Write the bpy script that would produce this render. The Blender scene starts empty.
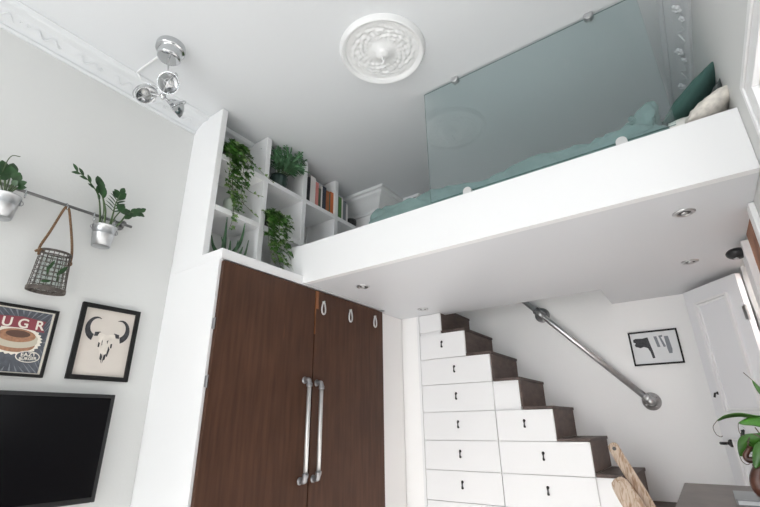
import bpy, math, random
from mathutils import Vector, Matrix
random.seed(7)
SC = bpy.context.scene
COL = SC.collection
H = 1.114            # camera height above the floor
CEIL = 1.97 + H
PI = math.pi
V = Vector

# ------------------------------------------------------------------ materials
def nodes_of(name):
    m = bpy.data.materials.new(name); m.use_nodes = True
    nt = m.node_tree
    return m, nt, nt.nodes['Principled BSDF']

def pmat(name, col, rough=.5, metal=0., var=0., scale=8., stretch=(1, 1, 1), bump=0., bscale=60., coat=0., spec=.5):
    m, nt, b = nodes_of(name)
    b.inputs['Base Color'].default_value = (*col, 1)
    b.inputs['Roughness'].default_value = rough
    b.inputs['Metallic'].default_value = metal
    b.inputs['Specular IOR Level'].default_value = spec
    if coat: b.inputs['Coat Weight'].default_value = coat
    tc = nt.nodes.new('ShaderNodeTexCoord')
    mp = nt.nodes.new('ShaderNodeMapping'); mp.inputs['Scale'].default_value = stretch
    nt.links.new(tc.outputs['Object'], mp.inputs['Vector'])
    if var:
        n = nt.nodes.new('ShaderNodeTexNoise'); n.inputs['Scale'].default_value = scale; n.inputs['Detail'].default_value = 4
        nt.links.new(mp.outputs['Vector'], n.inputs['Vector'])
        r = nt.nodes.new('ShaderNodeValToRGB')
        r.color_ramp.elements[0].position = .3; r.color_ramp.elements[1].position = .7
        r.color_ramp.elements[0].color = (*[max(0, c * (1 - var)) for c in col], 1)
        r.color_ramp.elements[1].color = (*[min(1, c * (1 + var)) for c in col], 1)
        nt.links.new(n.outputs['Fac'], r.inputs['Fac']); nt.links.new(r.outputs['Color'], b.inputs['Base Color'])
    if bump:
        n2 = nt.nodes.new('ShaderNodeTexNoise'); n2.inputs['Scale'].default_value = bscale; n2.inputs['Detail'].default_value = 3
        nt.links.new(mp.outputs['Vector'], n2.inputs['Vector'])
        bp = nt.nodes.new('ShaderNodeBump'); bp.inputs['Strength'].default_value = bump; bp.inputs['Distance'].default_value = .01
        nt.links.new(n2.outputs['Fac'], bp.inputs['Height']); nt.links.new(bp.outputs['Normal'], b.inputs['Normal'])
    return m

def door_wood():
    m, nt, b = nodes_of('dark_stained_plywood')
    tc = nt.nodes.new('ShaderNodeTexCoord')
    def noise(sc, stretch, detail=5):
        mp = nt.nodes.new('ShaderNodeMapping'); mp.inputs['Scale'].default_value = stretch
        n = nt.nodes.new('ShaderNodeTexNoise'); n.inputs['Scale'].default_value = sc; n.inputs['Detail'].default_value = detail
        nt.links.new(tc.outputs['Object'], mp.inputs['Vector']); nt.links.new(mp.outputs['Vector'], n.inputs['Vector'])
        return n
    n1 = noise(5, (1, 9, .7)); n2 = noise(2.2, (1, 1, 1), 3); n3 = noise(4.0, (1, 10, .55), 2)
    r1 = nt.nodes.new('ShaderNodeValToRGB')
    r1.color_ramp.elements[0].position = .25; r1.color_ramp.elements[0].color = (.060, .026, .0145, 1)
    r1.color_ramp.elements[1].position = .75; r1.color_ramp.elements[1].color = (.104, .047, .027, 1)
    nt.links.new(n1.outputs['Fac'], r1.inputs['Fac'])
    mx = nt.nodes.new('ShaderNodeMixRGB'); mx.blend_type = 'MULTIPLY'; mx.inputs['Fac'].default_value = .55
    r2 = nt.nodes.new('ShaderNodeValToRGB')
    r2.color_ramp.elements[0].position = .3; r2.color_ramp.elements[0].color = (.55, .5, .5, 1)
    r2.color_ramp.elements[1].position = .7; r2.color_ramp.elements[1].color = (1, 1, 1, 1)
    nt.links.new(n2.outputs['Fac'], r2.inputs['Fac'])
    nt.links.new(r1.outputs['Color'], mx.inputs['Color1']); nt.links.new(r2.outputs['Color'], mx.inputs['Color2'])
    # thin scratches where the stain has worn through
    r3 = nt.nodes.new('ShaderNodeValToRGB')
    r3.color_ramp.elements[0].position = .74; r3.color_ramp.elements[0].color = (0, 0, 0, 1)
    r3.color_ramp.elements[1].position = .80; r3.color_ramp.elements[1].color = (.55, .55, .55, 1)
    nt.links.new(n3.outputs['Fac'], r3.inputs['Fac'])
    mx2 = nt.nodes.new('ShaderNodeMixRGB'); mx2.inputs['Color2'].default_value = (.30, .12, .05, 1)
    nt.links.new(r3.outputs['Color'], mx2.inputs['Fac']); nt.links.new(mx.outputs['Color'], mx2.inputs['Color1'])
    nt.links.new(mx2.outputs['Color'], b.inputs['Base Color'])
    b.inputs['Roughness'].default_value = .5; b.inputs['Specular IOR Level'].default_value = .28
    return m

def glass_mat(name, tint, ior=1.5, rough=0.0, refl=1.0):
    m = bpy.data.materials.new(name); m.use_nodes = True
    nt = m.node_tree; nt.nodes.clear()
    out = nt.nodes.new('ShaderNodeOutputMaterial')
    t = nt.nodes.new('ShaderNodeBsdfTransparent'); t.inputs['Color'].default_value = (*tint, 1)
    g = nt.nodes.new('ShaderNodeBsdfGlossy'); g.inputs['Roughness'].default_value = rough
    f = nt.nodes.new('ShaderNodeFresnel')
    ge = nt.nodes.new('ShaderNodeNewGeometry'); mr = nt.nodes.new('ShaderNodeMapRange')      # same reflectance on both faces of a thin pane
    mr.inputs['To Min'].default_value = ior; mr.inputs['To Max'].default_value = 1/ior
    nt.links.new(ge.outputs['Backfacing'], mr.inputs['Value']); nt.links.new(mr.outputs['Result'], f.inputs['IOR'])
    ml = nt.nodes.new('ShaderNodeMath'); ml.operation = 'MULTIPLY'; ml.inputs[1].default_value = refl
    mix = nt.nodes.new('ShaderNodeMixShader')
    nt.links.new(f.outputs['Fac'], ml.inputs[0]); nt.links.new(ml.outputs[0], mix.inputs['Fac'])
    nt.links.new(t.outputs[0], mix.inputs[1]); nt.links.new(g.outputs[0], mix.inputs[2])
    nt.links.new(mix.outputs[0], out.inputs['Surface'])
    return m

def wood_grain(name, c0, c1, scale, stretch, rough=.5):
    m, nt, b = nodes_of(name)
    tc = nt.nodes.new('ShaderNodeTexCoord'); mp = nt.nodes.new('ShaderNodeMapping'); mp.inputs['Scale'].default_value = stretch
    mp.inputs['Rotation'].default_value = (0, .43, 0)
    nt.links.new(tc.outputs['Object'], mp.inputs['Vector'])
    w = nt.nodes.new('ShaderNodeTexNoise'); w.inputs['Scale'].default_value = scale; w.inputs['Distortion'].default_value = 1.6
    w.inputs['Detail'].default_value = 5
    nt.links.new(mp.outputs['Vector'], w.inputs['Vector'])
    r = nt.nodes.new('ShaderNodeValToRGB'); r.color_ramp.elements[0].color = (*c0, 1); r.color_ramp.elements[1].color = (*c1, 1)
    r.color_ramp.elements[0].position = .36; r.color_ramp.elements[1].position = .56
    nt.links.new(w.outputs['Fac'], r.inputs['Fac']); nt.links.new(r.outputs['Color'], b.inputs['Base Color'])
    b.inputs['Roughness'].default_value = rough
    return m

M = {
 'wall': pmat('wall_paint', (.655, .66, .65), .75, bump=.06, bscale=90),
 'ceil': pmat('ceiling_paint', (.67, .685, .70), .8, bump=.05, bscale=70),
 'plaster': pmat('white_plaster', (.765, .77, .77), .6, bump=.12, bscale=45),
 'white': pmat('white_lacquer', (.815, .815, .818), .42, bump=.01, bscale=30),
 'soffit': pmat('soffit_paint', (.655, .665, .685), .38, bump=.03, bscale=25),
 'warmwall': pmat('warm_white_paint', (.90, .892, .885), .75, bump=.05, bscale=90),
 'doorwhite': pmat('door_paint', (.79, .795, .815), .45),
 'floor': pmat('pale_floor', (.80, .785, .77), .4, var=.25, scale=6, stretch=(1, 12, 1)),
 'doorwood': door_wood(),
 'rawwood': pmat('raw_orange_wood', (.25, .095, .035), .6, var=.4, scale=20, stretch=(1, 4, .6)),
 'tread': pmat('brown_stair_wood', (.075, .050, .042), .55, var=.3, scale=9, stretch=(3, 1, 3), bump=.1),
 'riser': pmat('brown_riser_wood', (.115, .079, .066), .6, var=.25, scale=9, stretch=(3, 1, 3), bump=.1),
 'chrome': pmat('chrome', (.60, .61, .62), .10, 1),
 'steel': pmat('brushed_steel', (.58, .58, .585), .36, 1, var=.1, scale=30),
 'pipe': pmat('pale_steel_pipe', (.66, .66, .65), .38, .7),
 'iron': pmat('galvanised_fitting', (.34, .34, .35), .42, .8),
 'darkrod': pmat('dark_steel_rod', (.20, .20, .20), .4, .8),
 'zinc': pmat('galvanised_zinc', (.52, .53, .54), .34, 1, var=.18, scale=14, bump=.04),
 'black': pmat('black_plastic', (.012, .012, .013), .35),
 'blackframe': pmat('black_frame_paint', (.010, .010, .010), .5, spec=.25),
 'screen': pmat('black_tv_glass', (.004, .004, .005), .22, spec=.15),
 'paper': pmat('cream_paper', (.62, .57, .52), .6, var=.04, scale=3),
 'paperwhite': pmat('white_paper', (.74, .75, .76), .6),
 'ink': pmat('black_ink', (.035, .035, .04), .6, var=.5, scale=60),
 'bone': pmat('bone_ink', (.66, .61, .55), .6, var=.12, scale=25),
 'poster': pmat('charcoal_poster', (.075, .083, .10), .55, var=.25, scale=40),
 'ray': pmat('poster_ray', (.20, .215, .24), .55),
 'red': pmat('dull_red', (.23, .045, .06), .55),
 'cream': pmat('poster_cream', (.74, .70, .62), .55),
 'bun': pmat('bun_brown', (.33, .17, .10), .55, var=.25, scale=60),
 'bundark': pmat('bun_dark', (.10, .05, .035), .55),
 'beige': pmat('patty_beige', (.50, .46, .37), .55),
 'rope': pmat('jute_rope', (.165, .095, .05), .9, var=.4, scale=180, bump=.4, bscale=200),
 'wire': pmat('rusty_wire', (.11, .095, .085), .6, .4, var=.4, scale=50),
 'leaf': pmat('dark_green_leaf', (.020, .065, .018), .35, var=.45, scale=25),
 'ivy': pmat('ivy_leaf', (.050, .140, .022), .45, var=.6, scale=22),
 'ivylight': pmat('ivy_young_leaf', (.16, .26, .08), .5, var=.4, scale=30),
 'aloe': pmat('aloe_leaf', (.040, .105, .045), .45, var=.35, scale=15),
 'fern': pmat('fern_leaf', (.085, .205, .095), .55, var=.5, scale=20),
 'stem': pmat('green_stem', (.06, .10, .035), .5),
 'vine': pmat('vine_stem', (.10, .10, .04), .6),
 'pitcherleaf': pmat('bright_leaf', (.045, .155, .015), .32, var=.4, scale=14),
 'pitcher': pmat('brown_pitcher', (.125, .050, .033), .32, var=.7, scale=16),
 'tendril': pmat('tendril', (.12, .09, .07), .6),
 'soil': pmat('soil', (.03, .022, .016), .95, bump=.5, bscale=120),
 'potgreen': pmat('dark_green_pot', (.025, .050, .042), .45),
 'potgrey': pmat('grey_pot', (.20, .20, .19), .6),
 'potblack': pmat('black_pot', (.02, .02, .02), .4),
 'ceramic': pmat('sage_ceramic', (.50, .55, .49), .35),
 'terracotta': pmat('terracotta', (.30, .12, .07), .7, var=.2),
 'duvet': pmat('teal_cotton', (.18, .265, .255), .9, var=.12, scale=8, bump=.15, bscale=25),
 'pillowteal': pmat('dark_teal_cotton', (.048, .115, .100), .9, var=.15, scale=8, bump=.2, bscale=25),
 'pillowgrey': pmat('charcoal_cotton', (.075, .085, .085), .9),
 'linen': pmat('white_linen', (.80, .78, .74), .9, bump=.15, bscale=30),
 'grunge': pmat('speckled_linen', (.72, .68, .62), .9, var=.22, scale=30, bump=.15, bscale=30),
 'tabletop': pmat('grey_brown_worktop', (.135, .105, .095), .42, var=.22, scale=7, stretch=(2, 1, 1)),
 'drift': wood_grain('pale_weathered_wood', (.33, .21, .13), (.58, .47, .375), 14, (4, 4, .5), .75),
 'glass': glass_mat('tinted_screen_glass', (.94, .985, .988), 1.75),
 'glassedge': pmat('glass_edge', (.13, .21, .20), .2),
 'glassclear': glass_mat('clear_glass', (.93, .95, .94), 1.45),
 'window': glass_mat('window_glass', (.98, .985, .98), 1.45),
 'bulb': pmat('lamp_bulb', (.9, .9, .88), .15),
 'recess': pmat('dark_recess', (.06, .06, .06), .5),
 'corridor': pmat('rust_panel', (.30, .13, .07), .6, var=.6, scale=5),
 'book_dark': pmat('book_dark', (.02, .02, .025), .5), 'book_white': pmat('book_white', (.72, .68, .66), .5),
 'book_pink': pmat('book_pink', (.62, .22, .20), .5), 'book_navy': pmat('book_navy', (.02, .025, .045), .5),
 'book_olive': pmat('book_olive', (.10, .12, .08), .5),
 'book_orange': pmat('book_orange', (.58, .15, .035), .5), 'book_rust': pmat('book_rust', (.38, .13, .045), .5),
 'book_green': pmat('book_green', (.08, .22, .045), .5), 'book_slate': pmat('book_slate', (.16, .18, .20), .5),
 'pages': pmat('book_pages', (.76, .72, .64), .8),
 'silver': pmat('silver_cover', (.30, .31, .32), .35, .5),
}

# ------------------------------------------------------------------ mesh builder
class MB:
    def __init__(s): s.v = []; s.f = []; s.m = []
    def add(s, vs, fs, mi=0):
        o = len(s.v); s.v += [V(p) for p in vs]
        for f in fs: s.f.append([i + o for i in f]); s.m.append(mi)
        return s
    def box(s, x0, x1, y0, y1, z0, z1, mi=0):
        return s.add([(x0,y0,z0),(x1,y0,z0),(x1,y1,z0),(x0,y1,z0),(x0,y0,z1),(x1,y0,z1),(x1,y1,z1),(x0,y1,z1)],
              [(0,3,2,1),(4,5,6,7),(0,1,5,4),(1,2,6,5),(2,3,7,6),(3,0,4,7)], mi)
    def prism(s, pts, n, mi=0):
        """extrude a polygon (3D points) by vector n"""
        k = len(pts); n = V(n); a = [V(p) for p in pts]
        vs = a + [p + n for p in a]
        fs = [list(range(k))[::-1], list(range(k, 2*k))] + [(i, (i+1) % k, k + (i+1) % k, k + i) for i in range(k)]
        return s.add(vs, fs, mi)
    def tube(s, path, r, seg=8, mi=0, cap=True):
        P = [V(p) for p in path]; n = len(P)
        R = r if isinstance(r, (list, tuple)) else [r] * n
        prev = None; rings = []
        for i in range(n):
            d = (P[min(i+1, n-1)] - P[max(i-1, 0)])
            d = d.normalized() if d.length > 1e-9 else V((0, 0, 1))
            if prev is None:
                a = V((0, 0, 1)) if abs(d.z) < .9 else V((1, 0, 0)); u = d.cross(a).normalized()
            else:
                u = (prev - d * prev.dot(d)); u = u.normalized() if u.length > 1e-6 else d.orthogonal().normalized()
            prev = u; w = d.cross(u)
            rings.append([P[i] + (u * math.cos(2*PI*k/seg) + w * math.sin(2*PI*k/seg)) * R[i] for k in range(seg)])
        vs = [p for rg in rings for p in rg]; fs = []
        for i in range(n - 1):
            for k in range(seg):
                fs.append((i*seg+k, i*seg+(k+1) % seg, (i+1)*seg+(k+1) % seg, (i+1)*seg+k))
        if cap: fs += [list(range(seg))[::-1], list(range((n-1)*seg, n*seg))]
        return s.add(vs, fs, mi)
    def lathe(s, prof, c=(0, 0, 0), axis=(0, 0, 1), seg=32, mi=0, sx=1, sy=1):
        """prof: list of (radius, height along axis); end caps where radius>0 stay open unless radius 0 given"""
        ax = V(axis).normalized(); q = V((0, 0, 1)).rotation_difference(ax); c = V(c)
        n = len(prof); vs = []; fs = []
        for r, h in prof:
            for k in range(seg):
                a = 2*PI*k/seg
                vs.append(c + q @ V((r*math.cos(a)*sx, r*math.sin(a)*sy, h)))
        for i in range(n - 1):
            for k in range(seg):
                fs.append((i*seg+k, i*seg+(k+1) % seg, (i+1)*seg+(k+1) % seg, (i+1)*seg+k))
        return s.add(vs, fs, mi)
    def ball(s, c, r, seg=12, rings=8, mi=0, scale=(1, 1, 1)):
        vs = []; fs = []; c = V(c)
        for i in range(rings + 1):
            t = PI * i / rings
            for k in range(seg):
                a = 2*PI*k/seg
                vs.append(c + V((r*scale[0]*math.sin(t)*math.cos(a), r*scale[1]*math.sin(t)*math.sin(a), r*scale[2]*math.cos(t))))
        for i in range(rings):
            for k in range(seg):
                fs.append((i*seg+k, (i+1)*seg+k, (i+1)*seg+(k+1) % seg, i*seg+(k+1) % seg))
        return s.add(vs, fs, mi)
    def leaf(s, base, d, up, L, W, bend=.2, fold=.15, mi=0, n=5, shape=None):
        d = V(d).normalized(); up = V(up); side = d.cross(up)
        side = side.normalized() if side.length > 1e-5 else d.orthogonal().normalized()
        nn = side.cross(d).normalized(); b = V(base); vs = []; fs = []
        for i in range(n + 1):
            t = i / n
            w = W * .5 * (shape(t) if shape else math.sin(PI * min(1, t*.93 + .05)) ** .8)
            c = b + d * (L * t) - nn * (bend * L * t * t)
            vs += [c - side * w + nn * (fold * w), c, c + side * w + nn * (fold * w)]
        for i in range(n):
            a = 3 * i
            fs += [(a, a+1, a+4, a+3), (a+1, a+2, a+5, a+4)]
        return s.add(vs, fs, mi)
    def strap(s, pts, widths, side, mi=0, thick=.0012):
        """leaf blade running along a 3D path"""
        P = [V(p) for p in pts]; sd = V(side).normalized(); vs = []; fs = []; n = len(P)
        for i in range(n):
            d = (P[min(i+1, n-1)] - P[max(0, i-1)]).normalized(); nn = d.cross(sd).normalized()
            w = widths[i] * .5
            vs += [P[i] - sd*w + nn*w*.25, P[i] - nn*thick, P[i] + sd*w + nn*w*.25]
        for i in range(n - 1):
            a = 3*i; fs += [(a, a+1, a+4, a+3), (a+1, a+2, a+5, a+4)]
        return s.add(vs, fs, mi)
    def build(s, name, mats, parent=None, smooth=False, bevel=0., bseg=2):
        if not isinstance(mats, (list, tuple)): mats = [mats]
        root = parent
        while root is not None and root.parent is not None: root = root.parent
        if root is not None: off = V(root.location)
        else:
            xs = [p.x for p in s.v]; ys = [p.y for p in s.v]; zs = [p.z for p in s.v]
            off = V(((min(xs)+max(xs))/2, (min(ys)+max(ys))/2, min(zs)))
        me = bpy.data.meshes.new(name)
        me.from_pydata([tuple(p - off) for p in s.v], [], s.f)
        for m in mats: me.materials.append(M[m])
        for p, mi in zip(me.polygons, s.m): p.material_index = mi; p.use_smooth = smooth
        me.validate(); me.update()
        o = bpy.data.objects.new(name, me); COL.objects.link(o)
        if parent is None: o.location = off
        else: o.parent = parent
        if bevel:
            b = o.modifiers.new('soft_edges', 'BEVEL'); b.width = bevel; b.segments = bseg; b.limit_method = 'ANGLE'
        return o

def bez(pts, n=12):
    """Catmull-Rom through the points"""
    P = [V(p) for p in pts]; P = [P[0]*2 - P[1]] + P + [P[-1]*2 - P[-2]]; out = []
    for i in range(1, len(P) - 2):
        for k in range(n):
            t = k / n
            out.append(.5*((2*P[i]) + (P[i+1]-P[i-1])*t + (2*P[i-1]-5*P[i]+4*P[i+1]-P[i+2])*t*t + (3*P[i]-P[i-1]-3*P[i+1]+P[i+2])*t**3))
    out.append(P[-2]); return out

def tag(o, label, cat, group=None, kind=None):
    o['label'] = label; o['category'] = cat
    if group: o['group'] = group
    if kind: o['kind'] = kind
    return o
def thing(name, label, cat, loc, group=None):
    o = bpy.data.objects.new(name, None); COL.objects.link(o); o.location = loc; o.empty_display_size = .05
    return tag(o, label, cat, group)
def struct(o, label=None, cat=None):
    o['kind'] = 'structure'
    if label: o['label'] = label; o['category'] = cat
    return o
def clone(root, loc, label):
    def cp(o, parent):
        c = o.copy(); COL.objects.link(c)
        if parent is not None: c.parent = parent
        for ch in list(o.children): cp(ch, c)
        return c
    r = cp(root, None); r.location = loc; r['label'] = label
    return r
def text_mesh(name, body, size, mat, parent, origin, ux, uy, extr=.0006, shear=0., align='CENTER'):
    cu = bpy.data.curves.new(name, 'FONT'); cu.body = body; cu.size = size; cu.extrude = extr; cu.align_x = align; cu.align_y = 'CENTER'
    cu.shear = shear; cu.offset = size * .018
    t = bpy.data.objects.new('tmp', cu); COL.objects.link(t)
    dg = bpy.context.evaluated_depsgraph_get()
    me = bpy.data.meshes.new_from_object(t.evaluated_get(dg))
    bpy.data.objects.remove(t)
    ux = V(ux).normalized(); uy = V(uy).normalized(); uz = ux.cross(uy)
    root = parent
    while root.parent is not None: root = root.parent
    mat4 = Matrix((( *[ux[0], uy[0], uz[0]], 0), (*[ux[1], uy[1], uz[1]], 0), (*[ux[2], uy[2], uz[2]], 0), (0, 0, 0, 1)))
    me.transform(Matrix.Translation(V(origin) - V(root.location)) @ mat4)
    me.materials.clear(); me.materials.append(M[mat])
    o = bpy.data.objects.new(name, me); COL.objects.link(o); o.parent = parent
    return o

# ------------------------------------------------------------------ key planes
XL = -2.49; XR = .365; YB = 3.84; YN = -4.2
S = .868 + H                 # underside of the loft
YF = 1.952                   # loft fascia
FT = 1.144 + H               # fascia top
YS = 3.26                    # front of the staircase
PX = -1.885                  # right side of the pier

# ------------------------------------------------------------------ room shell
struct(MB().box(XL-.15, XR+1.3, YN-.2, YB+.2, -.1, 0).build('floor', 'floor'))
struct(MB().box(XL-.15, XR+1.3, YN-.2, YB+.2, CEIL, CEIL+.1).build('ceiling', 'ceil'))
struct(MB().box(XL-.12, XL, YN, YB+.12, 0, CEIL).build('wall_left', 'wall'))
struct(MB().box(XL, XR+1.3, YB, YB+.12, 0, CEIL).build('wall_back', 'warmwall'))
# right wall with a window and a pair of door openings under the loft
WY0, WY1, WZ0, WZ1 = .62, 1.59, 1.02, .985 + H
b = MB()
b.box(XR, XR+.14, YN, WY0, 0, CEIL); b.box(XR, XR+.14, WY0, WY1, WZ1, CEIL); b.box(XR, XR+.14, WY0, WY1, 0, WZ0)
b.box(XR, XR+.14, WY1, 2.36, 0, CEIL); b.box(XR, XR+.14, 2.36, 3.33, S, CEIL); b.box(XR+.021, XR+.14, 2.36, 2.70, 0, S); b.box(XR, XR+.14, 2.71, 2.90, 0, S)
b.box(XR, XR+.14, 3.33, YB, 0, CEIL)
struct(b.build('wall_right', 'wall'))
# the rear wall (behind the viewer) with two tall windows
RW = [(-1.95, -.95), (-.75, .25)]; RZ0, RZ1 = .12, 2.98
b = MB()
b.box(XL, RW[0][0], YN-.12, YN, 0, CEIL); b.box(RW[0][1], RW[1][0], YN-.12, YN, 0, CEIL); b.box(RW[1][1], XR, YN-.12, YN, 0, CEIL)
for a, c in RW: b.box(a, c, YN-.12, YN, 0, RZ0); b.box(a, c, YN-.12, YN, RZ1, CEIL)
struct(b.build('wall_rear', 'wall'))
for i, (a, c) in enumerate(RW):
    b = MB(); y0, y1 = YN-.09, YN-.04
    b.box(a, a+.06, y0, y1, RZ0, RZ1); b.box(c-.06, c, y0, y1, RZ0, RZ1); b.box(a+.06, c-.06, y0, y1, RZ0, RZ0+.07)
    b.box(a+.06, c-.06, y0, y1, RZ1-.07, RZ1); mid = (a+c)/2
    b.box(mid-.03, mid+.03, y0, y1, RZ0+.07, RZ1-.07); b.box(a+.06, mid-.03, y0, y1, 2.2, 2.25); b.box(mid+.03, c-.06, y0, y1, 2.2, 2.25)
    struct(b.build('window_%d' % (i+2), 'white'))
# corridor seen through the openings
struct(MB().box(XR+1.05, XR+1.15, 2.0, YB, 0, S+.2).build('wall_corridor', 'corridor'))
b = MB(); b.box(XR+.14, XR+1.05, 1.95, 2.0, 0, S+.2); b.box(XR+.14, XR+1.15, 2.0, YB, S+.2, S+.3)
struct(b.build('wall_passage', 'corridor'))

# window on the right wall: casing, inner frame, glass
w = MB()
cx0, cx1 = XR-.02, XR
w.box(cx0, cx1, WY1, WY1+.10, WZ0-.1, WZ1+.075); w.box(cx0, cx1, WY0-.10, WY0, WZ0-.1, WZ1+.075)
w.box(cx0, cx1, WY0, WY1, WZ1, WZ1+.075); w.box(cx0, cx1, WY0, WY1, WZ0-.1, WZ0)
w.box(cx0-.008, cx0, WY1+.074, WY1+.10, WZ0-.1, WZ1+.075); w.box(cx0-.008, cx0, WY0-.1, WY1+.074, WZ1+.052, WZ1+.075)
w.box(XR+.06, XR+.11, WY0, WY0+.06, WZ0, WZ1); w.box(XR+.06, XR+.11, WY1-.06, WY1, WZ0, WZ1)
w.box(XR+.06, XR+.11, WY0+.06, WY1-.06, WZ0, WZ0+.06); w.box(XR+.06, XR+.11, WY0+.06, WY1-.06, WZ1-.06, WZ1)
w.box(XR+.06, XR+.11, (WY0+WY1)/2-.03, (WY0+WY1)/2+.03, WZ0+.06, WZ1-.06)
wn = struct(w.build('window_1', 'white', bevel=.003))
p = MB().box(XR+.083, XR+.087, WY0+.06, WY1-.06, WZ0+.06, WZ1-.06).build('pane', 'window', wn); p.location -= wn.location

# pier and chimney breast
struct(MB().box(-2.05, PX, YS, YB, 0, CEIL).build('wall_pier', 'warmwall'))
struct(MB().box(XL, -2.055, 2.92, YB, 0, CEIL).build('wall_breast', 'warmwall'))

# cornices: sweep of a profile along wall lines in plan
def sweep(b, path, prof, mi=0):
    """path: plan points with room on the left-hand side given by normals; prof: (out, z)"""
    n = len(path); P = [V((p[0], p[1])) for p in path]; rings = []
    for i in range(n):
        ds = []
        if i > 0: ds.append((P[i]-P[i-1]).normalized())
        if i < n-1: ds.append((P[i+1]-P[i]).normalized())
        ns = [V((-d.y, d.x)) for d in ds]
        if len(ns) == 2:
            m_ = (ns[0]+ns[1]).normalized(); m_ = m_ / max(.2, m_.dot(ns[0]))
        else: m_ = ns[0]
        rings.append([V((P[i].x + m_.x*o, P[i].y + m_.y*o, z)) for o, z in prof])
    k = len(prof); vs = [p for r in rings for p in r]; fs = []
    for i in range(n-1):
        for j in range(k-1): fs.append((i*k+j, i*k+j+1, (i+1)*k+j+1, (i+1)*k+j))
    fs += [list(range(k)), list(range((n-1)*k, n*k))[::-1]]
    b.add(vs, fs, mi)
def orn_prof(proj, drop):
    return [(0, CEIL), (0, CEIL-drop), (.012, CEIL-drop), (.02, CEIL-drop+.012), (.014, CEIL-drop+.02), (proj*.25, CEIL-drop*.55), (proj*.55, CEIL-drop*.25),
            (proj*.8, CEIL-.02), (proj*.84, CEIL-.026), (proj*.92, CEIL-.022), (proj, CEIL-.008), (proj, CEIL)]
def relief(b, x, y, z, nrm, r, mi=0):
    """a small acanthus rosette lying against the cove: five lobes and a bud"""
    n = V(nrm).normalized(); u = n.orthogonal().normalized(); w_ = n.cross(u)
    for k in range(5):
        a = 2*PI*k/5 + random.random()*.6
        d = u*math.cos(a) + w_*math.sin(a); c = V((x, y, z)) + d*r*.55
        q = V((0, 0, 1)).rotation_difference(n)
        vs = []; fs = []
        for i in range(5):
            t = PI*.5*i/4
            for j in range(8):
                aa = 2*PI*j/8
                vs.append(c + q @ V((r*.48*math.cos(t)*math.cos(aa), r*.48*math.cos(t)*math.sin(aa), r*.5*math.sin(t))))
        for i in range(4):
            for j in range(8): fs.append((i*8+j, i*8+(j+1) % 8, (i+1)*8+(j+1) % 8, (i+1)*8+j))
        b.add(vs, fs, mi)
b = MB()
sweep(b, [(XL, 2.92), (XL, YN)], orn_prof(.16, .08))      # room lies on the left of the travel direction
y = -.5
while y < 1.25:
    for k in range(2): relief(b, XL+.055+random.uniform(-.015, .02), y+random.uniform(-.03, .03), CEIL-.036+random.uniform(-.006, .006), (.75, 0, -.66), .011)
    b.tube([(XL+.06+.016*math.sin(q*.55), y+.05+.0065*q, CEIL-.040+.0085*math.sin(q*.55)) for q in range(21)], [.0012+.0035*math.sin(PI*q/20) for q in range(21)], 6)
    y += .2
struct(b.build('trim_1', 'ceil', smooth=False))
b = MB()
plain = [(0, CEIL), (0, CEIL-.17), (.02, CEIL-.17), (.03, CEIL-.155), (.03, CEIL-.14), (.05, CEIL-.125), (.10, CEIL-.07), (.135, CEIL-.05), (.14, CEIL-.03), (.165, CEIL-.026), (.165, CEIL)]
sweep(b, [(XR, YB), (PX, YB), (PX, YS), (-2.055, YS), (-2.055, 2.92), (XL, 2.92)], plain)
struct(b.build('trim_2', 'plaster'))
b = MB()
sweep(b, [(XR, 0.2), (XR, YB)], orn_prof(.115, .14))
y = .5
while y < 3.7:
    relief(b, XR-.045, y, CEIL-.065, (-.75, 0, -.66), .028); relief(b, XR-.03, y+.06, CEIL-.085, (-.75, 0, -.66), .020)
    b.tube([(XR-.037+.012*math.sin(q*.6), y+.11+.009*q, CEIL-.080-.015*math.sin(q*.6)) for q in range(19)], [.001+.004*math.sin(PI*q/18) for q in range(19)], 6)
    y += .33
struct(b.build('trim_3', 'ceil'))

# casings of the openings under the loft
b = MB(); b.box(XR-.022, XR, 2.28, 2.36, 0, S-.002); struct(b.build('trim_4', 'white', bevel=.004))
b = MB(); b.box(XR-.03, XR, 2.71, 2.885, 0, S-.03); b.box(XR-.034, XR-.03, 2.71, 2.735, 0, S-.03); struct(b.build('trim_5', 'white', bevel=.003))

b = MB(); b.box(XR-.004, XR+.02, 2.361, 2.709, 0, S-.002); struct(b.build('trim_6', 'corridor'))

# ------------------------------------------------------------------ loft platform
lp = thing('loft_platform', 'white loft bed platform with a deep front edge spanning wall to wall', 'loft', ((-2.18+XR)/2, 2.7, S))
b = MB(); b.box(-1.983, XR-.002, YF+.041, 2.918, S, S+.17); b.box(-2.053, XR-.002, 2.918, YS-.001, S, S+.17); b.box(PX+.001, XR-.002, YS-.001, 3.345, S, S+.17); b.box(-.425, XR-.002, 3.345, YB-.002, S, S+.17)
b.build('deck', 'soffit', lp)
b = MB(); b.box(-1.999, XR-.002, YF, YF+.04, S-.0005, FT); b.box(-2.175, -1.999, YF, YF+.04, .925+H, FT); b.build('fascia', 'white', lp)

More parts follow.
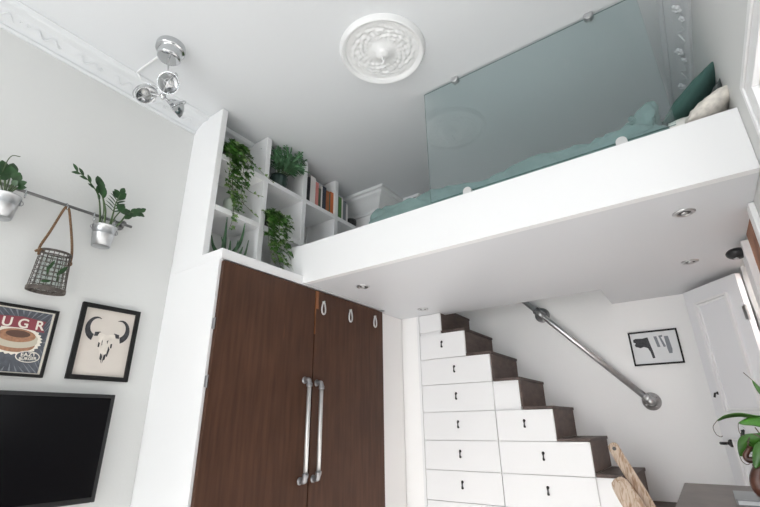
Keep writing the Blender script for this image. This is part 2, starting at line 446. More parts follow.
# recessed downlights
def downlight(x, y, label):
    t = thing('downlight', label, 'downlight', (x, y, S-.012), 'recessed downlights under the loft')
    MB().lathe([(.026, -.001), (.030, -.006), (.042, -.005), (.045, 0), (.045, .002)], (x, y, S-.001), seg=28).build('ring', 'steel', t, True)
    MB().lathe([(.027, .001), (.024, -.0025), (.014, -.003), (.0, -.003)], (x, y, S-.001), seg=24).build('recess', 'recess', t, True)
    MB().lathe([(.014, -.003), (.013, -.007), (.008, -.0095), (0, -.010)], (x, y, S-.001), seg=16).build('bulb', 'steel', t, True)
    return t
dl = downlight(-1.712, 2.25, 'round recessed downlight in front of the hooks on the brown wardrobe')
clone(dl, (-1.704, 3.045, S-.012), 'round recessed downlight above the top drawer of the staircase')
clone(dl, (.115, 2.23, S-.012), 'round recessed downlight closest to the white loft edge beside the right wall')
clone(dl, (.116, 3.025, S-.012), 'round recessed downlight nearest the open white panelled door')

# ------------------------------------------------------------------ wardrobe
YW0, YW1 = 1.328, 2.855
wd = thing('wardrobe', 'tall built-in wardrobe with two dark brown doors and white sides', 'wardrobe', (-2.24, (YW0+YW1)/2, 0))
b = MB()
b.box(XL+.001, -2.0, YW0, YW0+.02, 0, .858+H); b.box(XL+.001, -2.0, YW1-.012, YW1, 0, .858+H); b.box(XL+.001, -2.0, YW0+.02, YW1-.012, .05, .08)
b.box(XL+.001, -2.03, 2.06, 2.08, .08, .858+H)
b.build('carcass', 'white', wd)
MB().box(XL+.001, -1.985, YW0-.001, YW1, .858+H, .918+H).build('cornice', 'white', wd, bevel=.002)
def pipe_handle(y, z0, z1, parent):
    b = MB(); x0 = -1.972; xo = -1.928
    b.tube([(xo, y, z0+.02), (xo, y, z1-.02)], .0125, 14, 0)
    for z, sg in ((z0, 1), (z1, -1)):
        b.tube(bez([(x0, y, z), (x0+.03, y, z), (xo-.004, y, z+sg*.005), (xo, y, z+sg*.03)], 5), [.0145]*13 + [.0165]*3, 12, 1)
        b.tube([(xo, y, z+sg*.022), (xo, y, z+sg*.040)], .018, 12, 1)
        b.lathe([(0, .001), (.021, .001), (.021, .005), (.018, .007), (.016, .010)], (x0, y, z), (1, 0, 0), 16, 1)
    h = b.build('handle', ['pipe', 'iron'], parent, True); h['label'] = 'pale steel pipe handle'
d1 = MB().box(-1.997, -1.972, YW0+.012, 2.064, .03, .846+H).build('door', 'doorwood', wd, bevel=.002)
pipe_handle(1.998, -.297+H, .255+H, d1)
for z in (.47+H, .18+H, -.4+H):
    MB().box(-1.9995, -1.986, YW0+.002, YW0+.011, z, z+.055).tube([(-1.9835, YW0+.006, z-.003), (-1.9835, YW0+.006, z+.058)], .0045, 8).build('hinge', 'iron', d1)
d2 = MB().box(-1.997, -1.972, 2.074, YW1-.004, .03, .846+H).build('door', 'doorwood', wd, bevel=.002)
pipe_handle(2.106, -.294+H, .245+H, d2)
e = MB().box(-1.9985, -1.9705, 2.0725, 2.0745, .55+H, .8455+H).box(-1.9722, -1.9712, 2.0745, 2.098, .72+H, .842+H).build('edge_wear', 'rawwood', d2)
e['label'] = 'worn strip of bare orange wood'
def loop_hook(y, z, parent):
    b = MB(); pts = []
    for k in range(25):
        a = 2*PI*k/24
        wv = .017*(1 - .35*math.cos(a)) 
        pts.append((-1.962, y + wv*math.sin(a), z + .043*math.cos(a)))
    b.tube(pts, .0055, 8, 0, cap=False)
    b.tube([(-1.972, y, z+.043), (-1.955, y, z+.043)], .006, 8, 0)
    h = b.build('hook', 'pipe', parent, True); h['label'] = 'pale oval loop hook'
for y, z in ((2.139, .735+H), (2.43, .735+H), (2.735, .745+H)): loop_hook(y, z, d2)

# ------------------------------------------------------------------ bookcase
BXF = -2.18; BZ0 = .918+H
bc = thing('bookcase', 'white open grid bookcase standing on top of the wardrobe below the ceiling', 'bookcase', (-2.33, 2.09, BZ0))
VY = [1.329, 1.712, 2.092, 2.468, 2.852]
for i, y in enumerate(VY[:4]):
    MB().box(XL+.001, BXF, y, y+(.042 if i else .04), BZ0, CEIL-.004).build('upright', 'white', bc, bevel=.0015)
for z in (1.60+H, 1.235+H):
    for i in range(4):
        MB().box(XL+.001, BXF-.001, VY[i]+.0425, (VY[i+1] if i < 3 else 2.9185)-.0005, z, z+.036).build('shelf', 'white', bc, bevel=.0015)
SH1 = 1.636+H; SH2 = 1.271+H

# ------------------------------------------------------------------ books
def book(y, wd_, h, dep, mat, label, z=SH1, xf=-2.195, tilt=0.):
    t = thing('book', label, 'book', (xf-dep/2, y+wd_/2, z), 'books on the upper shelf')
    c = MB()
    c.box(xf-dep, xf, y, y+.003, z, z+h); c.box(xf-dep, xf, y+wd_-.003, y+wd_, z, z+h); c.box(xf-.004, xf, y+.003, y+wd_-.003, z, z+h)
    c.build('cover', mat, t)
    MB().box(xf-dep+.005, xf-.004, y+.003, y+wd_-.003, z+.004, z+h-.004).build('pages', 'pages', t)
    if tilt: t.rotation_euler.x = tilt
    return t
book(2.137, .022, .205, .16, 'book_dark', 'black book against the upright beside the bushy fern')
t = book(2.164, .020, .222, .15, 'book_dark', 'thin black book just before the pale white book')
book(2.187, .058, .245, .17, 'book_white', 'thick white book between black books and the pink spine')
book(2.247, .034, .215, .17, 'book_pink', 'salmon pink book next to the thick white book')
book(2.283, .028, .175, .16, 'book_olive', 'short olive book touching the salmon pink one')
book(2.314, .014, .205, .17, 'book_white', 'thin white book standing between the olive and navy books')
book(2.330, .042, .215, .17, 'book_navy', 'navy book with black spine before the rusty orange ones')
book(2.375, .036, .195, .16, 'book_rust', 'rusty brown book next to the navy book')
book(2.413, .014, .185, .16, 'book_olive', 'very thin olive book between two orange books')
book(2.429, .036, .205, .16, 'book_orange', 'bright orange book touching the white upright')
book(2.513, .018, .225, .16, 'book_dark', 'dark book standing before the green book')
book(2.533, .040, .205, .16, 'book_green', 'green book in the last bay of the bookcase')
book(2.576, .016, .215, .16, 'book_white', 'white book beside the green book')
book(2.594, .040, .195, .16, 'book_slate', 'slate grey book between two white books')
book(2.637, .022, .180, .15, 'book_white', 'white book last in the row beside the small black pot')

b = MB(); c = (-2.235, 2.752, SH1)
b.lathe([(0, .0), (.042, .0), (.050, .02), (.052, .05), (.047, .072), (.044, .072), (.047, .05), (.044, .012), (0, .010)], c, seg=24)
tag(b.build('round_pot', 'potblack', None, True), 'small black round pot at the end of the books', 'pot')

# jar on the lower shelf
b = MB(); c = (-2.245, 1.515, SH2)
b.lathe([(0, 0), (.036, 0), (.042, .01), (.044, .09), (.038, .108), (.034, .108), (.040, .09), (.036, .012), (0, .01)], c, seg=28)
tag(b.build('ceramic_jar', 'ceramic', None, True), 'pale sage green ceramic jar on the shelf behind the hanging ivy', 'jar')

# ------------------------------------------------------------------ plants in the bookcase
def ivy_leaf(b, p, d, up, s, mi):
    """five-lobed ivy leaf"""
    d = V(d).normalized(); up = V(up); side = d.cross(up)
    side = side.normalized() if side.length > 1e-4 else d.orthogonal().normalized()
    nn = side.cross(d).normalized(); p = V(p)
    out = [(0, 0), (.42, -.05), (.34, .22), (.62, .42), (.26, .55), (0, 1), (-.26, .55), (-.62, .42), (-.34, .22), (-.42, -.05)]
    vs = [p + d*(.35*s) - nn*.02*s] + [p + side*(x*s) + d*(y*s) + nn*(abs(x)*.25*s - .18*y*y*s) for x, y in out]
    fs = [(0, i+1, (i+1) % 10 + 1) for i in range(10)]
    b.add(vs, fs, mi)
def vine(stems, leaves, pts, s0, s1, step, young=.15, spread=.022):
    P = bez(pts, 10); stems.tube(P, .0016, 5)
    acc = 0; total = sum((P[i+1]-P[i]).length for i in range(len(P)-1)); run = 0
    for i in range(len(P)-1):
        seg = P[i+1]-P[i]; acc += seg.length; run += seg.length
        if acc > step:
            acc = 0; t = run/total
            for k in range(2 if t < .75 else 1):
                a = random.uniform(-1.7, 1.7)
                d = V((.75*math.cos(a)+.2, math.sin(a), -.55+random.uniform(-.3, .4)))
                off = V((random.uniform(0, spread), random.uniform(-spread, spread), random.uniform(-spread, spread)*.6))
                up = V((.9, random.uniform(-.5, .5), .55))
                ivy_leaf(leaves, P[i]+off, d, up, random.uniform(.7, 1.15)*(s0+(s1-s0)*t), 1 if random.random() < young + .3*(t > .8) else 0)
def ivy(name, c, pot_r, pot_h, potmat, label, vines, s0, s1, crown, step=.016):
    t = thing(name, label, 'potted plant', c)
    x, y, z = c
    MB().lathe([(0, 0), (pot_r*.75, 0), (pot_r, pot_h), (pot_r*.9, pot_h), (pot_r*.7, .012), (0, .01)], c, seg=24).build('pot', potmat, t, True)
    MB().lathe([(0, pot_h*.9), (pot_r*.88, pot_h*.88)], c, seg=20).build('soil', 'soil', t)
    st = MB(); lv = MB()
    for v in vines: vine(st, lv, v, s0, s1, step)
    for k in range(crown):
        a = random.uniform(0, 2*PI); r = random.uniform(0, pot_r*1.25)
        p = V((x+r*math.cos(a)*.9+.02, y+r*math.sin(a), z+pot_h+random.uniform(-.03, .05)))
        ivy_leaf(lv, p, (math.cos(a)+.3, math.sin(a), random.uniform(-.5, .4)), (.7, 0, .7), random.uniform(.8, 1.2)*s0, 1 if random.random() < .1 else 0)
    st.build('vines', 'vine', t, True); lv.build('leaves', ['ivy', 'ivylight'], t)
    return t
X = -2.155
def drop(y0, z0, pts, x0=-2.23):
    return [(x0, y0, z0), (x0+.05, y0, z0+.02)] + [(X+.02*random.random(), y, z+H) for y, z in pts]
z1 = SH1+.085
ivy('potted_ivy', (-2.245, 1.465, SH1), .055, .08, 'potgrey', 'ivy trailing far down from the top shelf of the first bookcase bay',
    [drop(1.42, z1, [(1.40, 1.66), (1.41, 1.55), (1.42, 1.42), (1.455, 1.30)]),
     drop(1.44, z1, [(1.43, 1.68), (1.43, 1.55), (1.45, 1.42), (1.47, 1.33), (1.48, 1.25)]),
     drop(1.45, z1, [(1.45, 1.66), (1.44, 1.48), (1.46, 1.36), (1.48, 1.27), (1.47, 1.18), (1.465, 1.12)]),
     drop(1.47, z1, [(1.47, 1.66), (1.465, 1.53), (1.49, 1.40), (1.51, 1.30), (1.54, 1.27)]),
     drop(1.49, z1, [(1.51, 1.67), (1.51, 1.56), (1.52, 1.47), (1.52, 1.38), (1.55, 1.33)]),
     drop(1.50, z1, [(1.53, 1.68), (1.54, 1.62), (1.54, 1.52), (1.54, 1.44)]),
     drop(1.45, z1, [(1.42, 1.67), (1.43, 1.60), (1.415, 1.50), (1.44, 1.40)]),
     ], .056, .038, 80, .016)
st = bpy.data.objects['potted_ivy']
sx = MB(); lx = MB()
for pts in ([(-2.2, 1.5, z1-.0), (-2.14, 1.57, 1.66+H), (-2.13, 1.64, 1.62+H), (-2.13, 1.70, 1.60+H), (-2.13, 1.76, 1.585+H)],
            [(-2.14, 1.52, 1.45+H), (-2.13, 1.57, 1.43+H), (-2.13, 1.62, 1.43+H), (-2.13, 1.68, 1.44+H)],
            [(-2.14, 1.52, 1.34+H), (-2.12, 1.57, 1.30+H), (-2.12, 1.61, 1.28+H), (-2.12, 1.64, 1.27+H)]):
    P = bez(pts, 8); sx.tube(P, .0014, 5)
    sx.build('runner', 'vine', st, True); sx = MB()
    for i in range(2,len(P), 4): ivy_leaf(lx, P[i], (.4, random.uniform(-1, 1), random.uniform(-.8, .5)), (.9, 0, .5), .022, 0)
lx.build('young_leaves', ['ivylight', 'ivy'], st)

z2 = SH2+.085; X = -2.125
def drop2(y0, pts):
    return [(-2.20, y0, z2), (-2.16, y0, z2+.02)] + [(X+.02*random.random(), y, z+H) for y, z in pts]
ivy('potted_ivy', (-2.225, 1.815, SH2), .05, .08, 'potblack', 'ivy spilling from the middle bay over the wardrobe edge',
    [drop2(1.77, [(1.74, 1.31), (1.735, 1.22), (1.75, 1.13), (1.77, 1.05)]),
     drop2(1.78, [(1.76, 1.33), (1.77, 1.22), (1.78, 1.10), (1.80, 1.02), (1.82, .99)]),
     drop2(1.80, [(1.79, 1.34), (1.80, 1.20), (1.82, 1.08), (1.85, 1.02), (1.88, .98)]),
     drop2(1.82, [(1.82, 1.35), (1.83, 1.22), (1.86, 1.12), (1.90, 1.06), (1.95, 1.02)]),
     drop2(1.84, [(1.85, 1.34), (1.87, 1.24), (1.88, 1.16), (1.93, 1.08), (1.98, 1.04), (2.05, 1.0)]),
     drop2(1.86, [(1.88, 1.33), (1.90, 1.27), (1.91, 1.20), (1.94, 1.14)]),
     drop2(1.80, [(1.77, 1.30), (1.79, 1.14), (1.84, 1.05), (1.93, 1.01), (1.99, .99)])],
    .052, .036, 95, .016)
st = [o for o in COL.objects if o.name.startswith('potted_ivy') and o.parent is None][-1]
sx = MB(); lx = MB()
for pts in ([(-2.16, 1.78, 1.34+H), (-2.13, 1.74, 1.35+H), (-2.12, 1.70, 1.335+H), (-2.12, 1.665, 1.33+H)],
            [(-2.13, 1.88, 1.30+H), (-2.11, 1.92, 1.33+H), (-2.11, 1.95, 1.35+H)],
            [(-2.10, 1.98, 1.04+H), (-2.08, 2.02, 1.03+H), (-2.07, 2.05, 1.07+H)]):
    P = bez(pts, 8); sx.tube(P, .0014, 5)
    sx.build('runner', 'vine', st, True); sx = MB()
    for i in range(2,len(P), 4): ivy_leaf(lx, P[i], (.4, random.uniform(-1, 1), random.uniform(-.8, .5)), (.9, 0, .5), .022, 0)
lx.build('young_leaves', ['ivylight', 'ivy'], st)

# aloe
c = (-2.26, 1.535, BZ0)
t = thing('potted_aloe', 'spiky green aloe in the lowest bay above the wardrobe corner', 'potted plant', c)
MB().lathe([(0, 0), (.045, 0), (.052, .06), (.046, .06), (.04, .012), (0, .01)], c, seg=24).build('pot', 'potgrey', t, True)
MB().lathe([(0, .055), (.045, .052)], c, seg=20).build('soil', 'soil', t)
tips = [(-2.20, 1.385, 1.07), (-2.2, 1.465, 1.07), (-2.2, 1.475, 1.225), (-2.2, 1.615, 1.25), (-2.2, 1.655, 1.13), (-2.2, 1.575, 1.10), (-2.3, 1.52, 1.13), (-2.2, 1.52, 1.08), (-2.18, 1.60, 1.06)]
for k, (x, y, z) in enumerate(tips):
    b = MB(); p0 = V((c[0]+.01*math.cos(k), c[1]+(y-1.535)*.2, BZ0+.05)); p1 = V((x, y, z+H)); mid = (p0+p1)/2 + V((.02, (y-1.535)*.22, -.015 if k != 4 else -.05))
    b.tube(bez([p0, mid, p1], 6), [.0165*(1-i/13)+.0015 for i in range(13)], 6)
    b.build('leaf', 'aloe', t, True)

# bushy fern in the second bay
c = (-2.245, 1.90, SH1)
t = thing('potted_fern', 'bushy upright green fern in a dark pot on the top shelf', 'potted plant', c)
MB().lathe([(0, 0), (.05, 0), (.062, .03), (.066, .09), (.058, .11), (.05, .11), (.05, .02), (0, .01)], c, seg=28).build('pot', 'potgreen', t, True)
MB().lathe([(0, .10), (.052, .098)], c, seg=20).build('soil', 'soil', t)
st = MB(); lv = MB()
def frond(p0, p1, n, L, W):
    mid = (V(p0)+V(p1))/2 + V((.02, 0, .03)); P = bez([p0, mid, p1], 8); st.tube(P, .0022, 5)
    for i in range(3, len(P)):
        d = (P[i]-P[i-1]).normalized(); f = 1 - .55*i/len(P)
        for sg in (-1, 1):
            sd = d.cross(V((1, 0, .2))).normalized()*sg
            lv.leaf(P[i], d*.7+sd+V((random.uniform(-.2, .4), 0, random.uniform(-.2, .2))), (1, 0, .3), L*f*random.uniform(.8, 1.15), W, .25)
    lv.leaf(P[-1], (P[-1]-P[-2]), (1, 0, .3), L, W, .1)
for (y, z, x) in ((1.80, 1.90, -2.2), (1.84, 1.98, -2.2), (1.88, 2.03, -2.28), (1.87, 1.95, -2.15), (1.93, 1.95, -2.2), (2.0, 2.01, -2.25), (1.97, 1.90, -2.15),
                  (2.03, 1.87, -2.15), (2.06, 1.93, -2.16), (1.78, 1.80, -2.15), (1.84, 1.82, -2.1), (1.92, 1.84, -2.12), (2.02, 1.81, -2.12), (1.99, 1.95, -2.12), (1.76, 1.86, -2.22), (1.9, 1.9, -2.14), (1.83, 1.78, -2.12), (1.95, 1.80, -2.1)):
    z = min(z, 1.945)
    frond((c[0]+(x+2.245)*.3, 1.90+(y-1.9)*.25, SH1+.10), (x, y, z+H), 10, .068, .013)
st.build('stems', 'stem', t, True); lv.build('foliage', 'fern', t)

# ------------------------------------------------------------------ ceiling rose and lamp
c = V((-1.05, 1.557, CEIL)); R = .243
t = thing('ceiling_rose', 'large round white plaster rose with leaf relief on the ceiling', 'ceiling rose', (c.x, c.y, CEIL-.05))
b = MB(); nr, na = 64, 180; vs = []; fs = []
def hgt(r, a):
    u = r/R
    if u > .985: return .004
    if u > .85: return .010 + .020*math.sin(PI*(u-.85)/.135)**.7 + .002*math.sin(PI*4*(u-.85)/.135)
    h = .008
    if u > .30:
        k = (u-.30)/.55
        h += .006*math.sin(PI*k)*(.5+.5*math.sin(7*a + 4*math.sin(2.7*PI*k+.6)))
        h += .0032*math.sin(PI*k)*math.sin(11*a - 7*k*PI)*math.cos(3.4*PI*k)
        h += .0018*math.sin(23*a+9*k)*math.sin(PI*k)
    if u < .36:
        h += .034*(math.cos(PI*u/.36)*.5+.5)
        if u < .15: h += .006
    return h
for i in range(nr+1):
    r = R*i/nr
    for k in range(na):
        a = 2*PI*k/na; vs.append((c.x+r*math.cos(a), c.y+r*math.sin(a), CEIL-hgt(r, a)))
for k in range(na): vs.append((c.x+R*math.cos(2*PI*k/na), c.y+R*math.sin(2*PI*k/na), CEIL))
for i in range(nr+1):
    for k in range(na): fs.append((i*na+k, (i+1)*na+k, (i+1)*na+(k+1) % na, i*na+(k+1) % na))
b.add(vs, fs).build('plaster_disc', 'plaster', t, True)
b = MB(); hz = CEIL-.05
b.tube(bez([(c.x, c.y, hz), (c.x, c.y, hz-.02), (c.x+.012, c.y-.008, hz-.034), (c.x+.002, c.y-.002, hz-.046), (c.x-.012, c.y+.008, hz-.036)], 6), .0045, 8)
b.build('hook', 'white', t, True)

lc = V((-1.985, .845, CEIL))
t = thing('ceiling_lamp', 'chrome ceiling lamp with three round spot heads near the left wall', 'lamp', (lc.x, lc.y, CEIL-.35))
b = MB(); b.lathe([(.074, 0), (.076, -.008), (.076, -.034), (.072, -.038), (.062, -.039), (.060, -.043), (.060, -.082), (.055, -.088), (.03, -.090), (0, -.090)], lc, seg=36); b.build('canopy', 'chrome', t, True)
hub = V((-2.0, .862, 1.645+H))
b = MB(); b.tube([lc+V((0, 0, -.088)), lc+V((.0, .004, -.12)), V((-1.990, .856, 1.72+H))], .0055, 10); b.tube([V((-1.990, .856, 1.72+H)), hub], .0055, 8); b.build('stem', 'steel', t, True)
b = MB(); b.ball(hub, .016, 12, 8)
heads = [(V((-1.888, .832, 1.645+H)), V((.50, -.62, -.50))), (V((-2.065, .802, 1.655+H)), V((.42, .35, -.80))), (V((-2.012, .945, 1.63+H)), V((-.62, -.30, -.45)))]
for hc, dr in heads: b.tube([hub, hub+(hc-hub)*.65 - dr.normalized()*.0, hc - dr.normalized()*.02], .005, 8)
b.tube([hub, hub+V((0, 0, -.02))], .008, 8)
b.build('arms', 'chrome', t, True)
for hc, dr in heads:
    dn = dr.normalized(); b = MB()
    b.lathe([(q*.98, w_*.98) for q, w_ in [(0, -.048), (.012, -.046), (.036, -.026), (.052, -.004), (.056, .012), (.058, .014), (.056, .016), (.052, .011), (.047, -.002), (.034, -.022), (.014, -.038), (0, -.040)]], hc, dn, 28)
    u = dn.orthogonal().normalized()
    b.tube([hc + (u*math.cos(a)+dn*math.sin(a)*-1)*.063 for a in [PI*k/14 for k in range(15)]], .003, 6)
    hd = b.build('spot_head', 'chrome', t, True)
    MB().ball(hc - dn*.008, .018, 12, 8).build('bulb', 'bulb', hd, True)
    b = MB(); b.tube([hc+dn*.016+u*.05, hc+dn*.018, hc+dn*.016-u*.05], .003, 6); w_ = dn.cross(u); b.tube([hc+dn*.016+w_*.05, hc+dn*.018, hc+dn*.016-w_*.05], .003, 6)
    b.lathe([(.02, .015), (.022, .018), (.02, .021), (.018, .018), (.02, .015)], hc, dn, 16); b.build('bulb_cage', 'steel', hd, True)
b = MB(); b.tube(bez([(-2.035, .84, CEIL-.02), (-2.17, .835, CEIL-.008), (-2.305, .83, CEIL-.008), (-2.315, .838, CEIL-.02), (-2.30, .85, CEIL-.05)], 6), .006, 8)
cb = b.build('cable', 'white', t, True); cb['label'] = 'white cable running along the ceiling'

# ------------------------------------------------------------------ glass screen on the loft edge
gs = thing('glass_screen', 'large frameless greenish glass panel standing on the loft edge', 'glass panel', (-.43, 1.995, FT))
b = MB().box(-1.03, .165, 1.993, 1.999, 1.18+H, 1.955+H)
b.m = [0 if i in (2, 4) else 1 for i in range(6)]        # the two faces are clear, the ground rim is dark green
b.build('pane', ['glass', 'glassedge'], gs)
def clamp(x, z0, z1):
    b = MB(); b.lathe([(0, -.018), (.020, -.018), (.023, -.014), (.023, .014), (.020, .018), (0, .018)], (x, 1.995, (z0+z1)/2), (0, 1, 0), 24)
    return b
for x in (-.812, -.05):
    b = clamp(x, 1.945+H, 1.969+H); b.box(x-.012, x+.012, 1.985, 2.005, 1.955+H, CEIL-.0005); b.build('ceiling_clamp', 'steel', gs, True, bevel=.001)
for x in (-.80, -.045):
    b = MB(); r = .024; pts = [(x+r*math.cos(a), 1.980, 1.175+H+r*math.sin(a)) for a in [PI*k/12 for k in range(13)]] + [(x-r, 1.980, FT), (x+r, 1.980, FT)]
    b.prism(pts, (0, .03, 0)); b.build('base_clamp', 'pipe', gs, bevel=.002)

# ------------------------------------------------------------------ bed
mt = MB().box(-1.55, XR-.02, 2.06, 3.26, S+.172, S+.245).build('mattress', 'linen', None, bevel=.03, bseg=4)
tag(mt, 'white mattress lying on the loft under the teal duvet', 'mattress')
def duvet():
    nx, ny = 240, 110; vs = []; fs = []; x0, x1, y0, y1 = -1.53, .155, 2.02, 3.24; zt = S+.29
    import mathutils.noise as N
    for j in range(ny+1):
        for i in range(nx+1):
            u = i/nx; v = (j/ny)**1.8
            x = x0+(x1-x0)*u; y = y0+(y1-y0)*v
            ex = min(1, u/.035, (1-u)/.028); ey = min(1, v/.07, (1-v)/.07)
            edge = math.sqrt(max(0, 1-(1-max(0, ex))**2))*math.sqrt(max(0, 1-(1-max(0, ey))**2))
            lift = .150 + .018*math.sin(u*7+.4)
            lift += .075*math.exp(-((u-.945)/.055)**2)*(.4+.6*math.exp(-((v-.12)/.25)**2)) + .015*math.exp(-((u-.05)/.05)**2)
            w = N.noise(V((x*3.0+y*1.2, y*2.2-x*.5, 1.7)))*.028 + N.noise(V((x*9+y*5, y*7, 4.2)))*.014
            w += .018*abs(math.sin(9*(x*.75-y*.9)+3*N.noise(V((x*2, y*2, 0)))))*(.4+u)
            if u > .74: w += .025*N.noise(V((x*14, y*12, 9))) + .022*abs(N.noise(V((x*9-y*7, y*5, 3))))
            vs.append((x + .01*N.noise(V((x*5, y*8, 6))), y + .012*N.noise(V((x*7, y*3, 2))), zt + .004 + (lift+w)*edge - (1-edge)*.05*(1 if v < .1 else 0)))
    for j in range(ny):
        for i in range(nx):
            a = j*(nx+1)+i; fs.append((a, a+1, a+nx+2, a+nx+1))
    P = [V(p) for p in vs]; W = nx+1; Q = []
    for j in range(ny+1):
        for i in range(nx+1):
            a = P[j*W+min(i+1, nx)]-P[j*W+max(i-1, 0)]; c = P[min(j+1, ny)*W+i]-P[max(j-1, 0)*W+i]
            n_ = a.cross(c); n_ = n_.normalized() if n_.length > 1e-9 else V((0, 0, 1)); p = P[j*W+i]
            k = .8 + .9*max(0, min(1, (p.x+.45)/.5))
            def crease(a_, b_, c_, wd): return max(0, 1-abs(N.noise(V((a_, b_, c_))))/wd)**1.5
            q1 = p.z*9 - p.x*1.9 + p.y*1.5; q2 = p.z*7 + p.x*3.2 - p.y*2.5
            d_ = -.020*crease(q1, p.x*.9+p.y, 3, .22) - .015*crease(q2, p.x*1.6, 8, .20) - .007*crease(p.x*9+p.z*6, p.y*6-p.z*9, 5, .25)
            d_ += .018*N.noise(V((q1*.7, p.x*2, 1)))
            Q.append(p + n_*k*d_)
    b = MB(); b.add(Q, fs); o = b.build('duvet', 'duvet', None, True)
    s = o.modifiers.new('thickness', 'SOLIDIFY'); s.thickness = .012; s.offset = -1
    return o
tag(duvet(), 'crumpled teal duvet spread along the loft bed behind the glass', 'duvet')
def pillow(name, mat, label, c, ux, uy, w, h, th, seed, bulge=1.0):
    import mathutils.noise as N
    ux = V(ux).normalized(); uy = (V(uy)-ux*V(uy).dot(ux)).normalized(); uz = ux.cross(uy); c = V(c); n = 22; vs = []; fs = []
    for sgn in (1, -1):
        for j in range(n+1):
            for i in range(n+1):
                a = 2*i/n-1; b_ = 2*j/n-1
                pin = 1 - .10*(abs(a)**2.5)*(1-abs(b_)**2) ; pin2 = 1 - .10*(abs(b_)**2.5)*(1-abs(a)**2)
                hh = th*.5*max(0, (1-abs(a)**2.6)*(1-abs(b_)**2.6))**.55
                hh += (.006*N.noise(V((a*3+seed, b_*3, seed))) + .003*N.noise(V((a*8, b_*7+seed, 2))))*(1 if hh > .004 else .1)
                vs.append(c + ux*(a*w/2*pin2) + uy*(b_*h/2*pin) + uz*(sgn*max(.002, hh)))
    k = (n+1)**2
    for j in range(n):
        for i in range(n):
            a = j*(n+1)+i; fs.append((a, a+1, a+n+2, a+n+1)); fs.append((k+a, k+a+n+1, k+a+n+2, k+a+1))
    per = [i for i in range(n+1)] + [(j)*(n+1)+n for j in range(1, n+1)] + [n*(n+1)+i for i in range(n-1, -1, -1)] + [j*(n+1) for j in range(n-1, 0, -1)]
    for q in range(len(per)):
        a, b_ = per[q], per[(q+1) % len(per)]; fs.append((a, k+a, k+b_, b_))
    m = MB(); m.add(vs, fs); o = m.build(name, mat, None, True)
    return tag(o, label, 'pillow')
pillow('pillow', 'pillowteal', 'dark teal pillow leaning up against the right wall above the loft bed', (.245, 2.32, 1.395+H), (.70, .0, .64), (-.1, 1, .05), .36, .50, .11, 3)
pillow('pillow', 'pillowgrey', 'charcoal grey pillow squeezed between the teal and the white pillows', (.318, 2.16, 1.262+H), (.40, 0, .75), (.1, 1, 0), .22, .22, .06, 9)
pillow('pillow', 'grunge', 'off-white speckled pillow at the right end of the loft edge', (.285, 2.09, 1.235+H), (.75, .05, .50), (0, 1, .12), .21, .22, .09, 5)
b = MB()
import mathutils.noise as NN
vs = []; fs = []
for j in range(21):
    for i in range(31):
        x = .13+.13*i/30; y = 2.025+.5*j/20; e = min(1, i/4, (30-i)/4)*min(1, j/3, (20-j)/3)
        vs.append((x, y, S+.29 + .012 + (.095+.02*NN.noise(V((x*12, y*8, 1))))*max(0, e)**.5))
for j in range(20):
    for i in range(30): a = j*31+i; fs.append((a, a+1, a+32, a+31))
o = b.add(vs, fs).build('folded_sheet', 'linen', None, True); s_ = o.modifiers.new('thickness', 'SOLIDIFY'); s_.thickness = .01
tag(o, 'folded white sheet between the duvet and the pillows', 'sheet')

# ------------------------------------------------------------------ staircase
ZT = [.715+H-.2045*k for k in range(8)]         # tread tops, highest first
XE = [-1.655, -1.45, -1.25, -1.052, -.852, -.648, -.444, -.240]   # riser face below / outer end of each tread
ZT = [.9195+H] + ZT; XE = XE + [-.04]
stc = thing('staircase', 'steep staircase of white drawers with dark brown treads and risers', 'staircase', (-1.0, 3.55, 0))
b = MB(); pts = [(PX+.001, YS+.002, 0)]
pts += [(PX+.001, YS+.002, S-.004)]
for k in range(9):
    pts.append((XE[k]-.016, YS+.002, min(S-.004, ZT[k]-.021)))
    pts.append((XE[k]-.016, YS+.002, (ZT[k+1]-.021) if k < 8 else 0))
b.prism(pts[::-1], (0, YB-YS-.004, 0)); b.build('carcass', 'white', stc)
for k in range(9):
    xs = PX+.001 if k == 0 else XE[k-1]
    ya = 3.35 if k == 0 else YS-.018
    MB().box(xs+.0005, XE[k]+.007, ya, YB-.003, ZT[k]-.020, ZT[k]).build('tread', 'tread', stc, bevel=.002)
    zb = ZT[k+1] if k < 8 else 0
    if k == 0: MB().box(XE[k]-.015, XE[k], YS+.0015, 3.346, zb+.0005, S-.002).box(XE[k]-.015, XE[k], 3.346, YB-.003, zb+.0005, ZT[k]-.0205).build('riser', 'riser', stc)
    else: MB().box(XE[k]-.015, XE[k], YS+.0015, YB-.003, zb+.0005, ZT[k]-.0205).build('riser', 'riser', stc, bevel=.001)
def pull(x, z, parent):
    b = MB(); y = YS-.018
    b.lathe([(0, .001), (.009, .001), (.010, .004), (.005, .009), (0, .012)], (x, y, z+.018), (0, -1, 0), 14)
    b.tube(bez([(x, y-.010, z+.014), (x+.001, y-.013, z), (x-.001, y-.010, z-.016)], 4), [.0065, .006, .0045, .0045, .004, .004, .0045, .0055, .006], 8)
    b.ball((x, y-.010, z-.021), .0075, 10, 6); b.lathe([(0, .001), (.007, .001), (.007, .003), (0, .003)], (x, y, z-.022), (0, -1, 0), 12)
    b.build('pull', 'black', parent, True)
def drawer(x0, x1, z0, z1, handle=True):
    d = MB().box(x0, x1, YS-.018, YS+.001, z0, z1).build('drawer', 'white', stc, bevel=.0012)
    if handle: pull(min((x0+x1)/2, x0+.30), (z0+z1)/2+.012, d)
A0 = PX+.027; A1 = -1.258; B0 = -1.252; B1 = -.652; C0 = -.646; C1 = -.05
g = .0035
